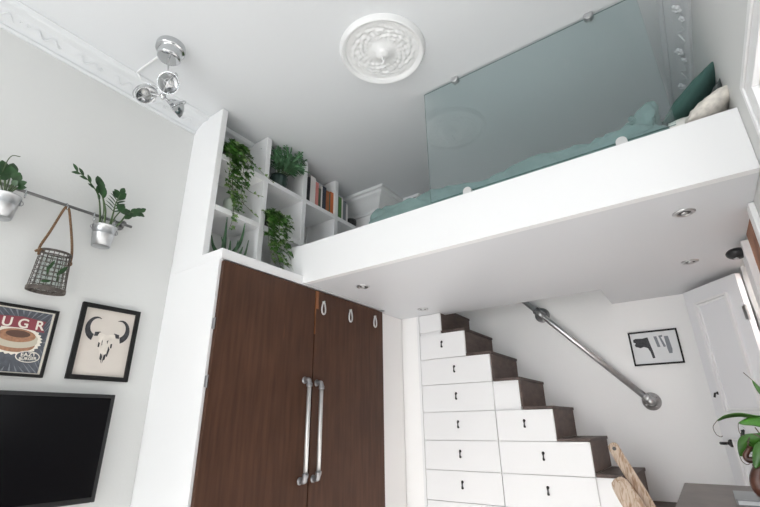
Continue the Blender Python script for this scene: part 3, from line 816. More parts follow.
MB().box(PX+.001, A0-.004, YS-.018, YS+.001, 0, S-.001).build('edge_post', 'white', stc)
drawer(A0, XE[0]-.001, ZT[1]+g, S-.004, False)
for k in range(1, 9):
    z1_ = ZT[k]-.0225; z0_ = ZT[k+1]-.0195 if k < 8 else .02
    drawer(A0, min(A1, XE[k]-.001), z0_+g-.0025, z1_)
    if k >= 4: drawer(B0, min(B1, XE[k]-.001), z0_+g-.0025, z1_)
    if k >= 7: drawer(C0, min(C1, XE[k]-.001), z0_+g-.0025, z1_)

# handrail
hr = thing('handrail', 'slanted steel pipe handrail on the wall above the stairs', 'handrail', (-.6, 3.8, .12+H))
yr = 3.768
def on_line(x): return V((x, yr, .855+H - (x+.975)*1.087))
b = MB(); b.tube([on_line(-1.55), on_line(-.305)], .0225, 16); b.build('rail', 'steel', hr, True)
def flange(p, tee):
    b = MB()
    b.lathe([(0, .001), (.062, .001), (.062, .008), (.058, .012), (.036, .014), (.032, .03), (.032, .045)], (p.x, YB, p.z), (0, -1, 0), 28)
    for a in range(4): b.ball((p.x+.046*math.cos(a*PI/2+.6), YB-.013, p.z+.046*math.sin(a*PI/2+.6)), .007, 8, 5)
    d = V((-1, 0, 1.087)).normalized()
    b.tube([(p.x, YB-.04, p.z), p], .030, 14)
    b.ball(p, .0315, 14, 10)
    b.tube([p+d*.045, p-d*(.045 if tee else 0)], .030, 14); b.tube([p+d*.038, p+d*.048], .033, 14)
    if tee: b.tube([p-d*.038, p-d*.048], .033, 14)
    return b
flange(on_line(-.975), True).build('wall_flange', 'iron', hr, True)
f_ = flange(on_line(-.305), False).build('wall_flange', 'steel', hr, True)

# ------------------------------------------------------------------ framed pictures
def frame(name, label, axis, w0, w1, z0, z1, wall, depth, fw, mat, sgn, paper, inset=.4):
    """axis 'y': on the left wall facing +x; axis 'x': on the back wall facing -y"""
    def bx(b, a0, a1, zz0, zz1, d0, d1):
        if axis == 'y': b.box(min(wall+sgn*d0, wall+sgn*d1), max(wall+sgn*d0, wall+sgn*d1), a0, a1, zz0, zz1)
        else: b.box(a0, a1, min(wall+sgn*d0, wall+sgn*d1), max(wall+sgn*d0, wall+sgn*d1), zz0, zz1)
        return b
    c = (w0+w1)/2
    t = thing(name, label, 'picture', (wall+sgn*depth/2, c, z0) if axis == 'y' else (c, wall+sgn*depth/2, z0))
    b = MB(); bx(b, w0, w0+fw, z0, z1, .001, depth); bx(b, w1-fw, w1, z0, z1, .001, depth); bx(b, w0+fw, w1-fw, z0, z0+fw, .001, depth); bx(b, w0+fw, w1-fw, z1-fw, z1, .001, depth)
    b.build('frame', mat, t, bevel=.0015)
    b = MB(); bx(b, w0+fw, w1-fw, z0+fw, z1-fw, .002, depth*inset); pr = b.build('print', paper, t)
    return t, pr

# bull skull print
t, pr = frame('framed_picture', 'black framed print of a horned bull skull on cream paper', 'y', .898, 1.19, .222+H, .602+H, XL, .02, .022, 'blackframe', 1, 'paper')
xp = XL+.0085
def flat(b, pts, dx, mi=0):       # pts in (y, z) relative to the print centre, a thin printed layer
    b.prism([(xp+dx, cy+y, cz+z) for y, z in pts], (.0004, 0, 0), mi)
cy, cz = 1.044, .415+H
def horn(sg):
    out = []; inn = []
    for k in range(13):
        t_ = k/12; a = -1.35 + 3.35*t_
        r = .052; w_ = .0155*(1-t_)**.8+.001
        y0, z0 = .058, .068
        py, pz = y0+r*.78*math.cos(a), z0+r*math.sin(a)
        n_ = (math.cos(a), math.sin(a))
        out.append((sg*(py+n_[0]*w_), pz+n_[1]*w_)); inn.append((sg*(py-n_[0]*w_), pz-n_[1]*w_))
    return out, inn
sh = MB()
for sg in (-1, 1):
    b = MB()
    o_, i_ = horn(sg)
    for k in range(12): flat(b, [o_[k], o_[k+1], i_[k+1], i_[k]] if sg > 0 else [i_[k], i_[k+1], o_[k+1], o_[k]], .0004)
    flat(b, [(sg*.030, .028), (sg*.062, .024), (sg*.060, .045), (sg*.034, .05)], .0005)
    b.build('horn', 'ink', pr)['label'] = 'dark inked horn'; b = sh
    flat(b, [(sg*.026, -.008), (sg*.034, -.004), (sg*.034, -.028), (sg*.027, -.03)], .0012); flat(b, [(sg*.006, -.065), (sg*.014, -.058), (sg*.013, -.088), (sg*.004, -.095)], .0012)
    flat(b, [(sg*.002, -.07), (sg*.005, -.06), (sg*.005, -.10), (sg*.002, -.108)], .0012)
flat(b, [(.018, -.02), (.027, -.035), (.021, -.075), (.014, -.07)], .0012); flat(b, [(-.019, .0), (-.016, .012), (-.014, -.018), (-.017, -.02)], .0012)
flat(b, [(.005, .005), (.012, .012), (.010, -.01)], .0012)
b.build('shading', 'ink', pr)
b = MB(); flat(b, [(-.038, .045), (0, .035), (.038, .045), (.044, .028), (.034, .002), (.036, -.025), (.022, -.05), (.020, -.085), (.009, -.105), (-.006, -.105), (-.016, -.085), (-.020, -.05), (-.036, -.025), (-.034, .002), (-.044, .028)], .0007)
b.build('skull', 'bone', pr)

# burger poster
t, pr = frame('framed_poster', 'black framed dark poster with a burger and red lettering banner', 'y', .515, .806, .218+H, .531+H, XL, .02, .013, 'blackframe', 1, 'cream', .4)
cy, cz = .671, .374+H
b = MB(); flat(b, [(-.143, -.138), (.112, -.138), (.112, .138), (-.143, .138)], .0004); b.build('background', 'poster', pr)
b = MB()
for k in range(44):
    a = 2*PI*k/44; a2 = a+.045; R0 = .10+.008*(k % 3); R1 = .19
    q = [(R0*math.cos(a), R0*math.sin(a)), (min(.112, max(-.143, R1*math.cos(a))), min(.137, max(-.137, R1*math.sin(a)))), (min(.112, max(-.143, R1*math.cos(a2))), min(.137, max(-.137, R1*math.sin(a2))))]
    ar = (q[1][0]-q[0][0])*(q[2][1]-q[0][1])-(q[1][1]-q[0][1])*(q[2][0]-q[0][0])
    if ar > 1e-6: flat(b, q, .0008)
b.build('rays', 'ray', pr)
b = MB(); pts = []
for k in range(56):
    a = 2*PI*k/56; r = 1 if k % 2 else 1.10
    pts.append((.094*r*math.cos(a)-.004, .002+.062*r*math.sin(a)))
flat(b, pts, .0011); b.build('burst', 'cream', pr)
def ell(cy_, cz_, ry, rz, n=32): return [(cy_+ry*math.cos(2*PI*k/n), cz_+rz*math.sin(2*PI*k/n)) for k in range(n)]
b = MB()
flat(b, ell(-.004, -.018, .078, .035), .0014, 3); flat(b, ell(-.004, -.002, .084, .033), .0017, 2); 
flat(b, ell(-.004, -.004, .060, .012), .0021, 1); flat(b, ell(-.004, .012, .083, .030), .0024, 2); flat(b, ell(-.004, .021, .072, .030), .0028, 3); flat(b, ell(-.001, .028, .046, .016), .0031, 1)
b.build('burger', ['bun', 'bundark', 'beige', 'bun'], pr)
b = MB(); flat(b, [(-.12, .052), (-.108, .075), (-.12, .098), (0, .108), (.094, .098), (.085, .072), (.098, .046), (0, .056)][::-1], .0015); b.build('banner', 'red', pr)
for ch, yy in (('U', -.053), ('G', .008), ('R', .072)):
    text_mesh('lettering', ch, .058, 'cream', pr, (xp+.0026, cy+yy, cz+.075), (0, 1, 0), (0, 0, 1), .0006)
b = MB(); flat(b, ell(.058, -.068, .047, .026), .0015); flat(b, ell(.058, -.068, .043, .0225), .0019, 1); b.build('bubble', ['cream', 'poster'], pr)
text_mesh('lettering', 'EAZY', .024, 'cream', pr, (xp+.0028, cy+.058, cz-.059), (0, 1, .12), (0, -.12, 1), .0004)
text_mesh('lettering', 'BURGER', .018, 'cream', pr, (xp+.0028, cy+.060, cz-.077), (0, 1, .12), (0, -.12, 1), .0004)

# print on the back wall
t, pr = frame('framed_picture', 'thin black framed landscape print hanging over the stairs on the back wall', 'x', -.362, -.045, .377+H, .625+H, YB, .02, .011, 'blackframe', -1, 'paperwhite')
yp = YB-.0085
def flx(b, pts, d, mi=0): b.prism([(-.2+x, yp-d, .501+H+z) for x, z in pts], (0, -.0004, 0), mi)
b = MB()
flx(b, [(-.135, .068), (-.12, .075), (-.075, .072), (-.038, .078), (-.030, .02), (-.022, -.03), (-.018, -.075), (-.034, -.077), (-.040, -.03), (-.052, .0), (-.075, .01), (-.098, .003), (-.128, .016), (-.132, .03), (-.122, .04), (-.137, .05)], .0004)
b.build('dark_shape', 'ink', pr)
b = MB(); flx(b, [(.0, .08), (.02, .08), (.03, .0), (.012, .0)], .0004); flx(b, [(.032, .082), (.058, .086), (.056, .072), (.046, .07), (.066, .0), (.05, -.002)], .0004); flx(b, [(.066, .075), (.092, .075), (.10, -.02), (.095, -.05), (.075, -.05), (.07, -.02)], .0004)
b.build('grey_shapes', pmat and 'ray', pr)  # paler than the ink: a reflection over this side is put into the colour

# ------------------------------------------------------------------ television
t = thing('television', 'black flat television mounted on the left wall under the pictures', 'tv', (-2.45, .70, -.324+H))
ty0, ty1, tz0, tz1, tx = .25, 1.124, -.324+H, .154+H, -2.43
MB().box(-2.478, tx-.006, ty0, ty1, tz0, tz1).build('case', 'black', t, bevel=.008)
b = MB(); bw = .017
b.box(tx-.006, tx, ty0, ty0+bw, tz0, tz1); b.box(tx-.006, tx, ty1-bw, ty1, tz0, tz1); b.box(tx-.006, tx, ty0+bw, ty1-bw, tz1-bw, tz1); b.box(tx-.006, tx, ty0+bw, ty1-bw, tz0, tz0+bw*1.3)
b.build('bezel', 'black', t, bevel=.003)
MB().box(tx-.0055, tx-.003, ty0+bw, ty1-bw, tz0+bw*1.3, tz1-bw).build('screen', 'screen', t)
MB().box(-2.49, -2.478, .55, .85, -.2+H, .05+H).build('wall_mount', 'iron', t)

# ------------------------------------------------------------------ wall rail with hanging pots
xr = -2.445; zr = 1.062+H
t = thing('wall_rail', 'thin dark metal rail fixed high on the left wall', 'rail', (xr, .6, zr))
MB().tube([(xr, .12, zr), (xr, 1.035, zr)], .0075, 10).build('rod', 'darkrod', t, True)
for y in (.985, .25):
    b = MB(); b.lathe([(0, .0), (.026, .0), (.026, .006), (.012, .010), (.010, .045), (.016, .046), (.016, .058), (0, .06)], (XL, y, zr), (1, 0, 0), 18); b.build('bracket', 'darkrod', t, True)
def s_hook(y, ln, label):
    b = MB(); r = .012
    pts = [(xr+.013, y, zr-.008)] + [(xr+r*math.cos(a), y, zr+r*math.sin(a)) for a in [PI*k/8 for k in range(9)]][::1]
    pts = [(xr-.012, y, zr-.006), (xr-.010, y, zr+.006), (xr, y, zr+.0105), (xr+.010, y, zr+.006), (xr+.012, y, zr-.01), (xr+.012, y, zr-ln*.5), (xr+.012, y, zr-ln), (xr+.02, y, zr-ln-.011), (xr+.030, y, zr-ln-.004), (xr+.031, y, zr-ln+.008)]
    b.tube(bez(pts, 4), .0026, 7)
    tag(b.build('hook', 'chrome', None, True), label, 'hook', 'hooks on the wall rail')
s_hook(.53, .03, 'small metal hook holding the zinc bucket cut by the photo edge')
s_hook(.705, .020, 'small metal hook carrying the rope of the wire basket')
s_hook(.835, .035, 'small metal hook on the basket side of the zz plant bucket')
s_hook(.94, .035, 'small metal hook on the rail end side of the zz plant bucket')

def bucket(c, label, mode):
    t = thing('potted_plant', label, 'potted plant', c); x, y, z = c; h = .108
    b = MB(); b.lathe([(0, .004), (.040, .004), (.041, 0), (.043, 0), (.050, .06), (.0515, .062), (.0515, .067), (.0508, .069), (.0555, h), (.0585, h+.001), (.0585, h+.005), (.055, h+.005), (.0535, h), (.041, .008), (0, .008)], c, seg=32)
    b.build('bucket', 'zinc', t, True)
    MB().lathe([(0, h-.012), (.053, h-.014)], c, seg=20).build('soil', 'soil', t)
    for sg in (-1, 1):
        b = MB(); b.box(x-.008, x+.008, y+sg*.056-.002, y+sg*.056+.002, z+h-.025, z+h+.0)
        b.tube([(x, y+sg*(.058+.010*math.sin(a)), z+h-.012+.012*math.cos(a)) for a in [PI*k/8 for k in range(9)]], .002, 6)
        b.build('lug', 'iron', t)
    return t
def zz_leaves(b, P, n, L, W, start=.3, nrm=(1, 0, .2)):
    m = len(P)
    for k in range(n):
        f = start+(1-start)*k/(n-1 if n > 1 else 1); i = min(m-2, int(f*(m-1))); d = (P[i+1]-P[i]).normalized()
        sd = d.cross(V(nrm)).normalized()*(1 if k % 2 else -1)
        b.leaf(P[i], d*.8+sd*.8+V((.25, 0, .05)), nrm, L*random.uniform(.85, 1.1), W, .15, .25)
    b.leaf(P[-1], P[-1]-P[-2], nrm, L*1.1, W, .1, .25)
c = (-2.418, .892, .889+H)
t = bucket(c, 'zz plant in a zinc bucket at the right end of the wall rail', 0)
st = MB(); lv = MB(); top = .99+H
s1 = bez([(-2.42, .868, top), (-2.415, .85, 1.08+H), (-2.40, .815, 1.16+H), (-2.39, .75, 1.215+H), (-2.39, .69, 1.24+H)], 8)
st.tube(s1, [.0055-.004*i/len(s1) for i in range(len(s1))], 7); 
P_ = s1[len(s1)//2:]
for i, f in enumerate((.42, .52, .60, .70, .78, .86, .92, 1.0)):
    k = min(len(s1)-2, int(f*(len(s1)-1))); sg = 1 if i % 2 else -1
    lv.leaf(s1[k], (s1[k+1]-s1[k]).normalized()*.9+V((.2, .1, .5*sg)), (1, 0, .2), .045, .019, .1, .25)
s2 = bez([(-2.40, .88, top), (-2.39, .865, 1.08+H), (-2.385, .83, 1.16+H), (-2.385, .80, 1.225+H)], 8)
st.tube(s2, [.006-.003*i/len(s2) for i in range(len(s2))], 7)
for f, l, sg in ((.62, .075, .5), (.66, .07, -.2), (.74, .08, .35), (.84, .06, -.25), (.95, .05, .1)):
    k = min(len(s2)-2, int(f*(len(s2)-1))); lv.leaf(s2[k], (s2[k+1]-s2[k]).normalized()+V((.1, sg*.5, 0)), (1, .2, .1), l, .038, .1, .2)
s3 = bez([(-2.40, .905, top), (-2.39, .905, 1.07+H), (-2.385, .905, 1.14+H), (-2.38, .915, 1.20+H)], 8)
st.tube(s3, [.0055-.0035*i/len(s3) for i in range(len(s3))], 7)
for k_ in range(7):
    f = .42+.085*k_; k = min(len(s3)-2, int(f*(len(s3)-1)))
    for sg in (-1, 1): lv.leaf(s3[k], (.15, sg*.9, .55+.05*k_), (1, 0, .1) if k_ > 4 else (.75, 0, .6), .062-.003*k_, .014 if k_ < 5 else .03, .1, .2)
lv.leaf(s3[-1], (.1, .3, 1), (1, 0, .1), .045, .03, .1, .2)
s4 = bez([(-2.395, .925, top), (-2.38, .95, 1.05+H), (-2.38, .968, 1.095+H), (-2.375, 1.0, 1.12+H), (-2.375, 1.032, 1.135+H)], 8)
st.tube(s4, [.005-.003*i/len(s4) for i in range(len(s4))], 7)
for i, f in enumerate((.35, .45, .55, .64, .72, .8, .88, 1.0)):
    k = min(len(s4)-2, int(f*(len(s4)-1))); sg = 1 if i % 2 else -1
    lv.leaf(s4[k], (s4[k+1]-s4[k]).normalized()*.8+V((.15, .1, .55*sg)), (1, 0, .1), .046, .026, .1, .2)
s5 = bez([(-2.39, .90, top), (-2.37, .91, 1.05+H), (-2.36, .925, 1.09+H)], 6); st.tube(s5, .0035, 6)
for d in ((.2, .7, .4), (.2, -.4, .7), (.2, .2, .9), (.3, .8, 0)): lv.leaf(s5[-1], d, (1, 0, .2), .048, .03, .15, .2)
s6 = bez([(-2.44, .88, top), (-2.44, .875, 1.1+H), (-2.435, .85, 1.18+H)], 6); st.tube(s6, .003, 6)
st.build('stems', 'stem', t, True); lv.build('leaves', 'leaf', t, True)

c = (-2.418, .463, .889+H)
t = bucket(c, 'leafy plant in a zinc bucket cut off by the left photo edge', 1)
st = MB(); lv = MB()
for (y, z, x, w_) in ((.41, 1.15, -2.40, .045), (.44, 1.12, -2.37, .05), (.47, 1.10, -2.36, .045), (.50, 1.07, -2.36, .03), (.38, 1.12, -2.40, .05), (.45, 1.16, -2.41, .045), (.505, 1.045, -2.36, .028), (.49, 1.085, -2.40, .032), (.42, 1.08, -2.36, .05), (.47, 1.06, -2.36, .03)):
    p0 = V((-2.41, .455, .985+H)); p1 = V((x, y, z+H)); q = p0+(p1-p0)*.55+V((0, 0, .02)); P_ = bez([p0, q], 4); st.tube(P_, .0028, 6)
    lv.leaf(q, p1-q, (1, 0, .25), (p1-q).length*1.15, w_, .12, .2)
P_ = bez([(-2.41, .43, .99+H), (-2.40, .42, 1.12+H), (-2.40, .43, 1.19+H), (-2.39, .46, 1.20+H)], 6); st.tube(P_, .002, 6)
st.build('stems', 'stem', t, True); lv.build('leaves', 'leaf', t, True)

# wire basket
c = V((-2.405, .706, .597+H)); Hb = .195
t = thing('wire_basket', 'oval rusty wire basket with rope handle hanging from the wall rail', 'basket', c)
def oval(z, ry, rx, n=36): return [(c.x+rx*math.cos(2*PI*k/n), c.y+ry*math.sin(2*PI*k/n), c.z+z) for k in range(n+1)]
def bry(z): return .077-.013*z/Hb
def brx(z): return .052-.010*z/Hb
b = MB()
for k in range(10): z = Hb*k/9; b.tube(oval(z, bry(z), brx(z)), .0018 if 0 < k < 9 else .0030, 6, cap=False)
for k in range(20):
    a = 2*PI*k/20+random.uniform(-.05, .05)
    b.tube([(c.x+brx(z)*math.cos(a)+random.uniform(-.001, .001), c.y+bry(z)*math.sin(a+.02*math.sin(z*60)), c.z+z) for z in [Hb*i/6 for i in range(7)]], .0018, 5)
b.build('wire_mesh', 'wire', t)
b = MB()
for dz in (0, .006, .012): b.tube(oval(dz, bry(0)+.001*random.random(), brx(0)+.001), .0035, 6, cap=False)
for k in range(7): f = -1+2*(k+.5)/7; wv = .050*math.sqrt(1-f*f); b.tube([(c.x-wv, c.y+f*.074, c.z+.002), (c.x+wv, c.y+f*.074, c.z+.002)], .0022, 5)
for k in range(4): f = -1+2*(k+.5)/4; wv = .074*math.sqrt(1-f*f); b.tube([(c.x+f*.05, c.y-wv, c.z+.003), (c.x+f*.05, c.y+wv, c.z+.003)], .0022, 5)
b.build('base_rim', 'wire', t)
b = MB()
for dz in (0, -.006): b.tube(oval(Hb+dz, bry(Hb)+.001, brx(Hb)+.001), .0030, 6, cap=False)
b.build('top_rim', 'wire', t)
hk = V((xr+.022, .705, zr-.025))
b = MB(); b.tube(bez([(c.x, c.y-.066, c.z+Hb-.03), (c.x, c.y-.069, c.z+Hb+.012), (c.x-.008, c.y-.045, c.z+Hb+.10), hk+V((0, -.012, -.012)), hk+V((0, 0, .004)), hk+V((0, .014, -.014)), (c.x-.006, c.y+.050, c.z+Hb+.09), (c.x, c.y+.066, c.z+Hb+.005), (c.x, c.y+.066, c.z+Hb-.045)], 6), .0058, 8)
b.tube(bez([(c.x+.006, c.y-.085, c.z+Hb-.02), (c.x+.012, c.y-.07, c.z+Hb-.008), (c.x+.008, c.y-.05, c.z+Hb-.004)], 5), .006, 7)
b.ball((c.x+.006, c.y+.066, c.z+Hb-.04), .010, 10, 6, scale=(1, 1, 1.3)); b.ball((c.x+.006, c.y-.07, c.z+Hb-.012), .010, 10, 6)
b.build('rope_handle', 'rope', t, True)
MB().lathe([(0, .012), (.040, .012), (.043, .02), (.040, .165), (.036, .172), (.034, .165), (.037, .022), (0, .018)], c, seg=28, sx=1, sy=1.35).build('glass_liner', 'glassclear', t, True)
b = MB()
b.leaf((c.x+.046, c.y+.012, c.z+.075), (.05, .7, 1), (1, 0, 0), .062, .020, .05); b.leaf((c.x+.052, c.y-.045, c.z+.03), (0, 1, .25), (1, 0, 0), .042, .014, .05)
b.leaf((c.x+.046, c.y-.03, c.z+.085), (.05, .35, 1), (1, 0, 0), .06, .014, .05); b.leaf((c.x+.046, c.y-.02, c.z+.06), (.05, -.3, 1), (1, 0, 0), .05, .010, .05); b.leaf((c.x+.05, c.y+.02, c.z+.04), (.05, -.1, 1), (1, 0, 0), .04, .007, .05)
b.build('leaf_sprig', 'leaf', t)

# ------------------------------------------------------------------ open door
hx, hy = XR-.026, 3.312
dv = V((.06-.336, 3.659-3.315, 0)).normalized(); nv = V((dv.y, -dv.x, 0)); 
if nv.y > 0: nv = -nv
Ld = .442; zt = .828+H
def dpt(u, n, z): return V((hx, hy, 0)) + dv*u + nv*n + V((0, 0, z))
def dbox(b, u0, u1, n0, n1, z0, z1, mi=0):
    b.prism([dpt(u0, n0, z0), dpt(u1, n0, z0), dpt(u1, n1, z0), dpt(u0, n1, z0)], (0, 0, z1-z0), mi); return b
do = struct(dbox(MB(), 0, Ld, -.019, .019, .01, zt).build('door_1', 'doorwhite', bevel=.002), 'white panelled door standing open at the foot of the stairs', 'door')
def dpart(b, name, mat, smooth=False, bevel=0):
    o = b.build(name, mat, do, smooth, bevel); return o
def ring(b, u0, u1, z0, z1):
    w1 = .014
    for n0, n1, o in ((.0185, .036, 0), (.0185, .026, .016)):
        a0, a1, c0, c1 = u0+o, u1-o, z0+o, z1-o
        dbox(b, a0, a0+w1, n0, n1, c0, c1); dbox(b, a1-w1, a1, n0, n1, c0, c1); dbox(b, a0+w1, a1-w1, n0, n1, c0, c0+w1); dbox(b, a0+w1, a1-w1, n0, n1, c1-w1, c1)
b = MB(); ring(b, .085, Ld-.085, .03+H, zt-.095); dpart(b, 'panel_moulding', 'white', bevel=.002)
b = MB(); ring(b, .085, Ld-.085, -.92+H, -.11+H); dpart(b, 'panel_moulding', 'white', bevel=.002)
b = MB(); hp = dpt(Ld-.060, .019, -.137+H)
b.lathe([(0, 0), (.022, 0), (.022, .006), (.008, .008), (.008, .045)], hp, nv, 16)
b.tube(bez([hp+nv*.042-dv*.01, hp+nv*.046+dv*.012, hp+nv*.044+dv*.032], 5), [.009]*11, 10); dpart(b, 'lever_handle', 'black', True)
b = MB(); hp = dpt(Ld-.062, .019, .155+H); b.lathe([(0, 0), (.010, 0), (.010, .003), (.004, .004), (.004, .02)], hp, nv, 12); b.tube([hp+nv*.02, hp+nv*.03-V((0, 0, .025))], .006, 8); dpart(b, 'coat_hook', 'black', True)
for z in (.585+H, -.5+H):
    b = MB(); dbox(b, .002, .020, .019, .0215, z-.04, z+.04); b.tube([dpt(-.004, .02, z-.045), dpt(-.004, .02, z+.045)], .0065, 10); dpart(b, 'hinge', 'steel')

# round black device with a cord on the door post
c = V((XR-.034, 2.82, .808+H))
t = thing('wall_device', 'black round dome on the white door post with a thin cord', 'device', c)
b = MB(); b.ball((c.x-.018, c.y, c.z), .048, 28, 14, scale=(1, 1, .62)); b.tube([(XR-.031, c.y, c.z+.01), (c.x-.018, c.y, c.z+.01)], .014, 12); b.build('dome', 'black', t, True)
MB().lathe([(0, .030), (.010, .0300), (.012, .0325), (0, .0345)], (c.x-.018, c.y, c.z), (-.3, -.3, -.9), 16).build('button', 'steel', t, True)
b = MB(); b.tube(bez([(c.x-.006, 2.84, c.z-.045), (c.x-.02, 2.85, c.z-.13), (c.x-.018, 2.86, c.z-.28), (c.x-.008, 2.83, c.z-.42), (c.x-.004, 2.78, c.z-.60)], 8), .002, 6); b.build('cord', 'pipe', t, True)

# ------------------------------------------------------------------ dresser, book and pitcher plant at the right
TZ = -.2+H
t = thing('dresser', 'low dresser with a grey brown top beside the right wall', 'dresser', (.12, 1.45, 0))
MB().box(-.115, XR-.03, .95, 1.962, TZ-.035, TZ).build('top', 'tabletop', t, bevel=.003)
MB().box(-.085, XR-.03, .98, 1.94, .06, TZ-.0355).build('body', 'tabletop', t)
for i in range(3):
    d = MB().box(-.103, -.0855, 1.0, 1.92, .08+.265*i, .08+.265*i+.255).build('drawer', 'tabletop', t, bevel=.003)
    MB().ball((-.117, 1.46, .21+.265*i), .016, 12, 8).build('knob', 'iron', d, True)
for x in (-.06, XR-.06):
    for y in (1.01, 1.91): MB().box(x-.022, x+.022, y-.022, y+.022, 0, .06).build('foot', 'tabletop', t)

t = thing('book', 'silver grey book lying flat on the dresser under the plant', 'book', (.09, 1.62, TZ))
b = MB(); b.box(.012, .20, 1.52, 1.70, TZ, TZ+.002); b.box(.012, .20, 1.52, 1.70, TZ+.011, TZ+.0135); b.box(.196, .20, 1.52, 1.70, TZ+.002, TZ+.011); b.build('cover', 'silver', t, bevel=.001)
MB().box(.016, .196, 1.523, 1.696, TZ+.002, TZ+.011).build('pages', 'paperwhite', t)

c = V((.225, 1.36, TZ))
t = thing('pitcher_plant', 'pitcher plant with long green leaves and brown pitchers on the dresser', 'potted plant', c)
MB().lathe([(0, 0), (.055, 0), (.075, .12), (.08, .12), (.08, .135), (.070, .135), (.055, .015), (0, .012)], c, seg=32).build('pot', 'terracotta', t, True)
MB().lathe([(0, .122), (.071, .118)], c, seg=24).build('soil', 'soil', t)
b = MB(); b.tube(bez([c+V((0, 0, .11)), c+V((-.005, .03, .2)), c+V((-.02, .07, .30))], 6), .007, 8); b.build('stem', 'stem', t, True)
def pleaf(pts, w, side, tend=None, n=8):
    P = [V((x, y, z+H)) for x, y, z in pts]; P = bez(P, n); m_ = len(P)
    ws = [w*max(.05, math.sin(PI*min(1, .12+.88*i/(m_-1)))**.6) for i in range(m_)]
    l = MB().strap(P, ws, side).build('leaf', 'pitcherleaf', t, True); s_ = l.modifiers.new('thickness', 'SOLIDIFY'); s_.thickness = .0015
    if tend: MB().tube(bez([(x, y, z+H) for x, y, z in tend], 8), .0009, 6).build('tendril', 'tendril', l, True)
Y0 = 1.5
pleaf([(.21, 1.42, -.03), (.16, 1.47, .010), (.11, Y0, .006), (.07, Y0, .014), (.038, Y0, .009), (.018, Y0, -.003)], .032, (.15, .93, -.30), [(.018, Y0, -.003), (.006, Y0, -.018), (.008, Y0, -.035), (.016, Y0, -.042), (.021, Y0, -.040)])
pleaf([(.21, 1.41, -.04), (.16, 1.44, .0), (.11, 1.47, -.004), (.085, 1.48, -.003), (.060, 1.48, -.009)], .034, (.1, .60, .75), [(.060, 1.48, -.009), (.057, 1.48, -.02), (.057, 1.48, -.033), (.064, 1.48, -.04)])
pleaf([(.20, 1.42, -.05), (.18, 1.45, .02), (.145, 1.5, .045), (.128, Y0, .062), (.114, Y0, .093)], .024, (.7, .6, .3), [(.114, Y0, .093), (.107, Y0, .104), (.101, Y0, .113)])
pleaf([(.21, 1.40, -.06), (.15, 1.45, -.040), (.105, 1.48, -.048), (.075, 1.49, -.052), (.056, Y0, -.066), (.044, Y0, -.086)], .044, (.55, .15, -.80), [(.044, Y0, -.086), (.046, Y0, -.098), (.053, Y0, -.105), (.061, Y0, -.103)])
pleaf([(.20, 1.40, -.05), (.14, 1.45, -.045), (.10, 1.47, -.060), (.082, 1.475, -.082), (.066, 1.475, -.112)], .034, (.85, -.1, -.4))
def pitcher(p_top, p_bot, r, mat='pitcher'):
    a = V((p_top[0], p_top[1], p_top[2]+H)); e = V((p_bot[0], p_bot[1], p_bot[2]+H)); P = bez([a, (a+e)/2+V((-.008, 0, -.004)), e, e+V((.018, 0, .006)), e+V((.032, 0, .03))], 5); m_ = len(P)
    rs = [r*(.75+.35*math.sin(PI*i/(m_-1)*.9)) if i < m_*.62 else r*max(.06, 1.0-(i/(m_-1)-.62)*2.6) for i in range(m_)]
    b = MB(); b.tube(P, rs, 12); b.lathe([(r*.6, 0), (r*.9, -.002), (r*.9, .003), (r*.6, .002)], a, (a-e), 14)
    b.leaf(a+V((.006, 0, .004)), (-.5, 0, .9), (1, 0, 0), r*2.2, r*1.6, .2)
    b.build('pitcher', mat, t, True)
pitcher((.068, 1.485, -.066), (.060, 1.485, -.094), .0065)
pitcher((.065, 1.495, -.028), (.073, 1.495, -.052), .0045, 'black')
pitcher((.078, 1.49, -.108), (.070, 1.49, -.160), .017)
b = MB(); b.tube(bez([(.100, 1.46, -.05+H), (.085, 1.475, -.035+H), (.072, 1.485, -.045+H), (.066, 1.485, -.062+H)], 6), .0015, 6); b.tube(bez([(.12, 1.46, -.06+H), (.10, 1.48, -.085+H), (.08, 1.49, -.105+H)], 6), .002, 6)
b.tube(bez([(.12, 1.46, -.075+H), (.10, 1.47, -.045+H), (.09, 1.48, -.02+H)], 6), .0015, 6); b.build('runner_stalk', 'tendril', t, True)

# ------------------------------------------------------------------ two weathered planks leaning by the stairs
def plank(name, label, top, bot, wv, tv, w, th, hole, wob, seed):
    P0 = V(top); P1 = V(bot); d = (P1-P0).normalized(); wv = (V(wv)-d*V(wv).dot(d)).normalized(); tv = d.cross(wv); n = 26; vs = []; fs = []
    import mathutils.noise as N
    L = (P1-P0).length; k = 12
    for i in range(n+1):
        t_ = i/n; t_ = t_**1.5
        e = min(1, t_*L/(w*.45)); ww = w*(.35+.65*math.sqrt(max(0, 1-(1-e)**2)))
        for j in range(k):
            a = 2*PI*j/k; ca, sa = math.cos(a), math.sin(a)
            f = lambda q: math.copysign(abs(q)**.5, q)
            wobv = wob*N.noise(V((t_*6+seed, math.cos(a), math.sin(a))))
            vs.append(P0 + d*(L*t_) + wv*(ww*.5*f(ca)+wobv) + tv*(th*.5*f(sa)*(.6+.4*e)+wobv*.4))
    for i in range(n):
        for j in range(k): fs.append((i*k+j, i*k+(j+1) % k, (i+1)*k+(j+1) % k, (i+1)*k+j))
    fs += [list(range(k))[::-1], list(range(n*k, (n+1)*k))]
    t = thing(name, label, 'wood plank', (P1.x, P1.y, 0))
    MB().add(vs, fs).build('board', 'drift', t, True)
    return t, P0+d*hole, -tv if tv.y > 0 else tv, d, wv
t, hp, nn, d, wv = plank('wooden_plank', 'narrow weathered plank with a hole near its rounded tip', (-.517, 3.195, -.128+H), (-.085, 3.0, .012), (1, .0, .45), None, .062, .030, .035, .006, 1)
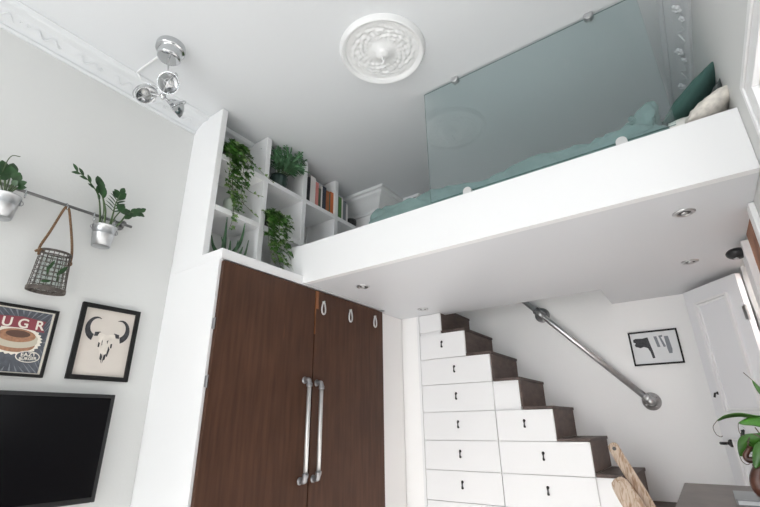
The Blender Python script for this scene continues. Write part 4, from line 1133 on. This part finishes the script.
b = MB(); b.lathe([(0, .0005), (.009, .0005), (.011, .0015), (.011, -.004), (.0, -.004)], hp+nn*.0145, nn, 14); b.build('hole', 'recess', t)
t, hp, nn, d, wv = plank('wooden_plank', 'broad rough slab with strong wood grain leaning lower against the drawers', (-.515, 3.11, -.315+H), (-.085, 2.86, .012), (1, 0, .45), None, .105, .034, .05, .022, 5)

# ------------------------------------------------------------------ light
wld = bpy.data.worlds.new('sky'); SC.world = wld; wld.use_nodes = True
bg = wld.node_tree.nodes['Background']; bg.inputs['Color'].default_value = (.93, .97, 1, 1); bg.inputs['Strength'].default_value = 1.2
def area(name, loc, rot, sx, sy, power, col=(1, 1, 1)):
    l = bpy.data.lights.new(name, 'AREA'); l.shape = 'RECTANGLE'; l.size = sx; l.size_y = sy; l.energy = power; l.color = col
    o = bpy.data.objects.new(name, l); COL.objects.link(o); o.location = loc; o.rotation_euler = rot
    return o
for i, (a, c_) in enumerate(RW):
    area('window_daylight', ((a+c_)/2, YN-.16, (RZ0+RZ1)/2), (PI/2, 0, 0), c_-a, RZ1-RZ0, 58, (.94, .97, 1))
sl = bpy.data.lights.new('bounce_sun', 'SUN'); sl.energy = 21; sl.angle = math.radians(.6); sl.color = (1, .985, .965)  # low sun, added so the unseen floor bounces light up under the loft
so = bpy.data.objects.new('bounce_sun', sl); COL.objects.link(so); so.location = (-.8, -8, 5)
so.rotation_euler = V((.0, 1, -.405)).to_track_quat('-Z', 'Y').to_euler()
area('side_window_daylight', (XR+.17, (WY0+WY1)/2, (WZ0+WZ1)/2), (0, PI/2, 0), WZ1-WZ0, WY1-WY0, 2.2, (.97, .985, 1))
area('corridor_fill_light', (XR+.6, 3.0, S+.15), (0, 0, 0), .5, .5, 18, (1, .97, .94))  # unseen light, added here to brighten the back wall and open door

# ------------------------------------------------------------------ camera
cam = bpy.data.cameras.new('camera'); co = bpy.data.objects.new('camera', cam); COL.objects.link(co)
cam.sensor_width = 36; cam.lens = 435.282*36/760; cam.clip_start = .02
r = V((.81730007, .57607617, -.01252377)); u = V((.21953657, -.29122201, .93112482)); f = V((-.53275163, .7637578, .36448556))
co.matrix_world = Matrix(((r.x, u.x, -f.x, 0), (r.y, u.y, -f.y, 0), (r.z, u.z, -f.z, H), (0, 0, 0, 1)))
SC.camera = co
SC.view_settings.view_transform = 'Standard'; SC.view_settings.look = 'None'; SC.view_settings.gamma = 1; SC.view_settings.use_curve_mapping = False
SC.view_settings.exposure = 0.0
SC.cycles.max_bounces = 12; SC.cycles.diffuse_bounces = 8; SC.cycles.transparent_max_bounces = 16
SC.cycles.sample_clamp_indirect = 8
SC.cycles.use_denoising = True
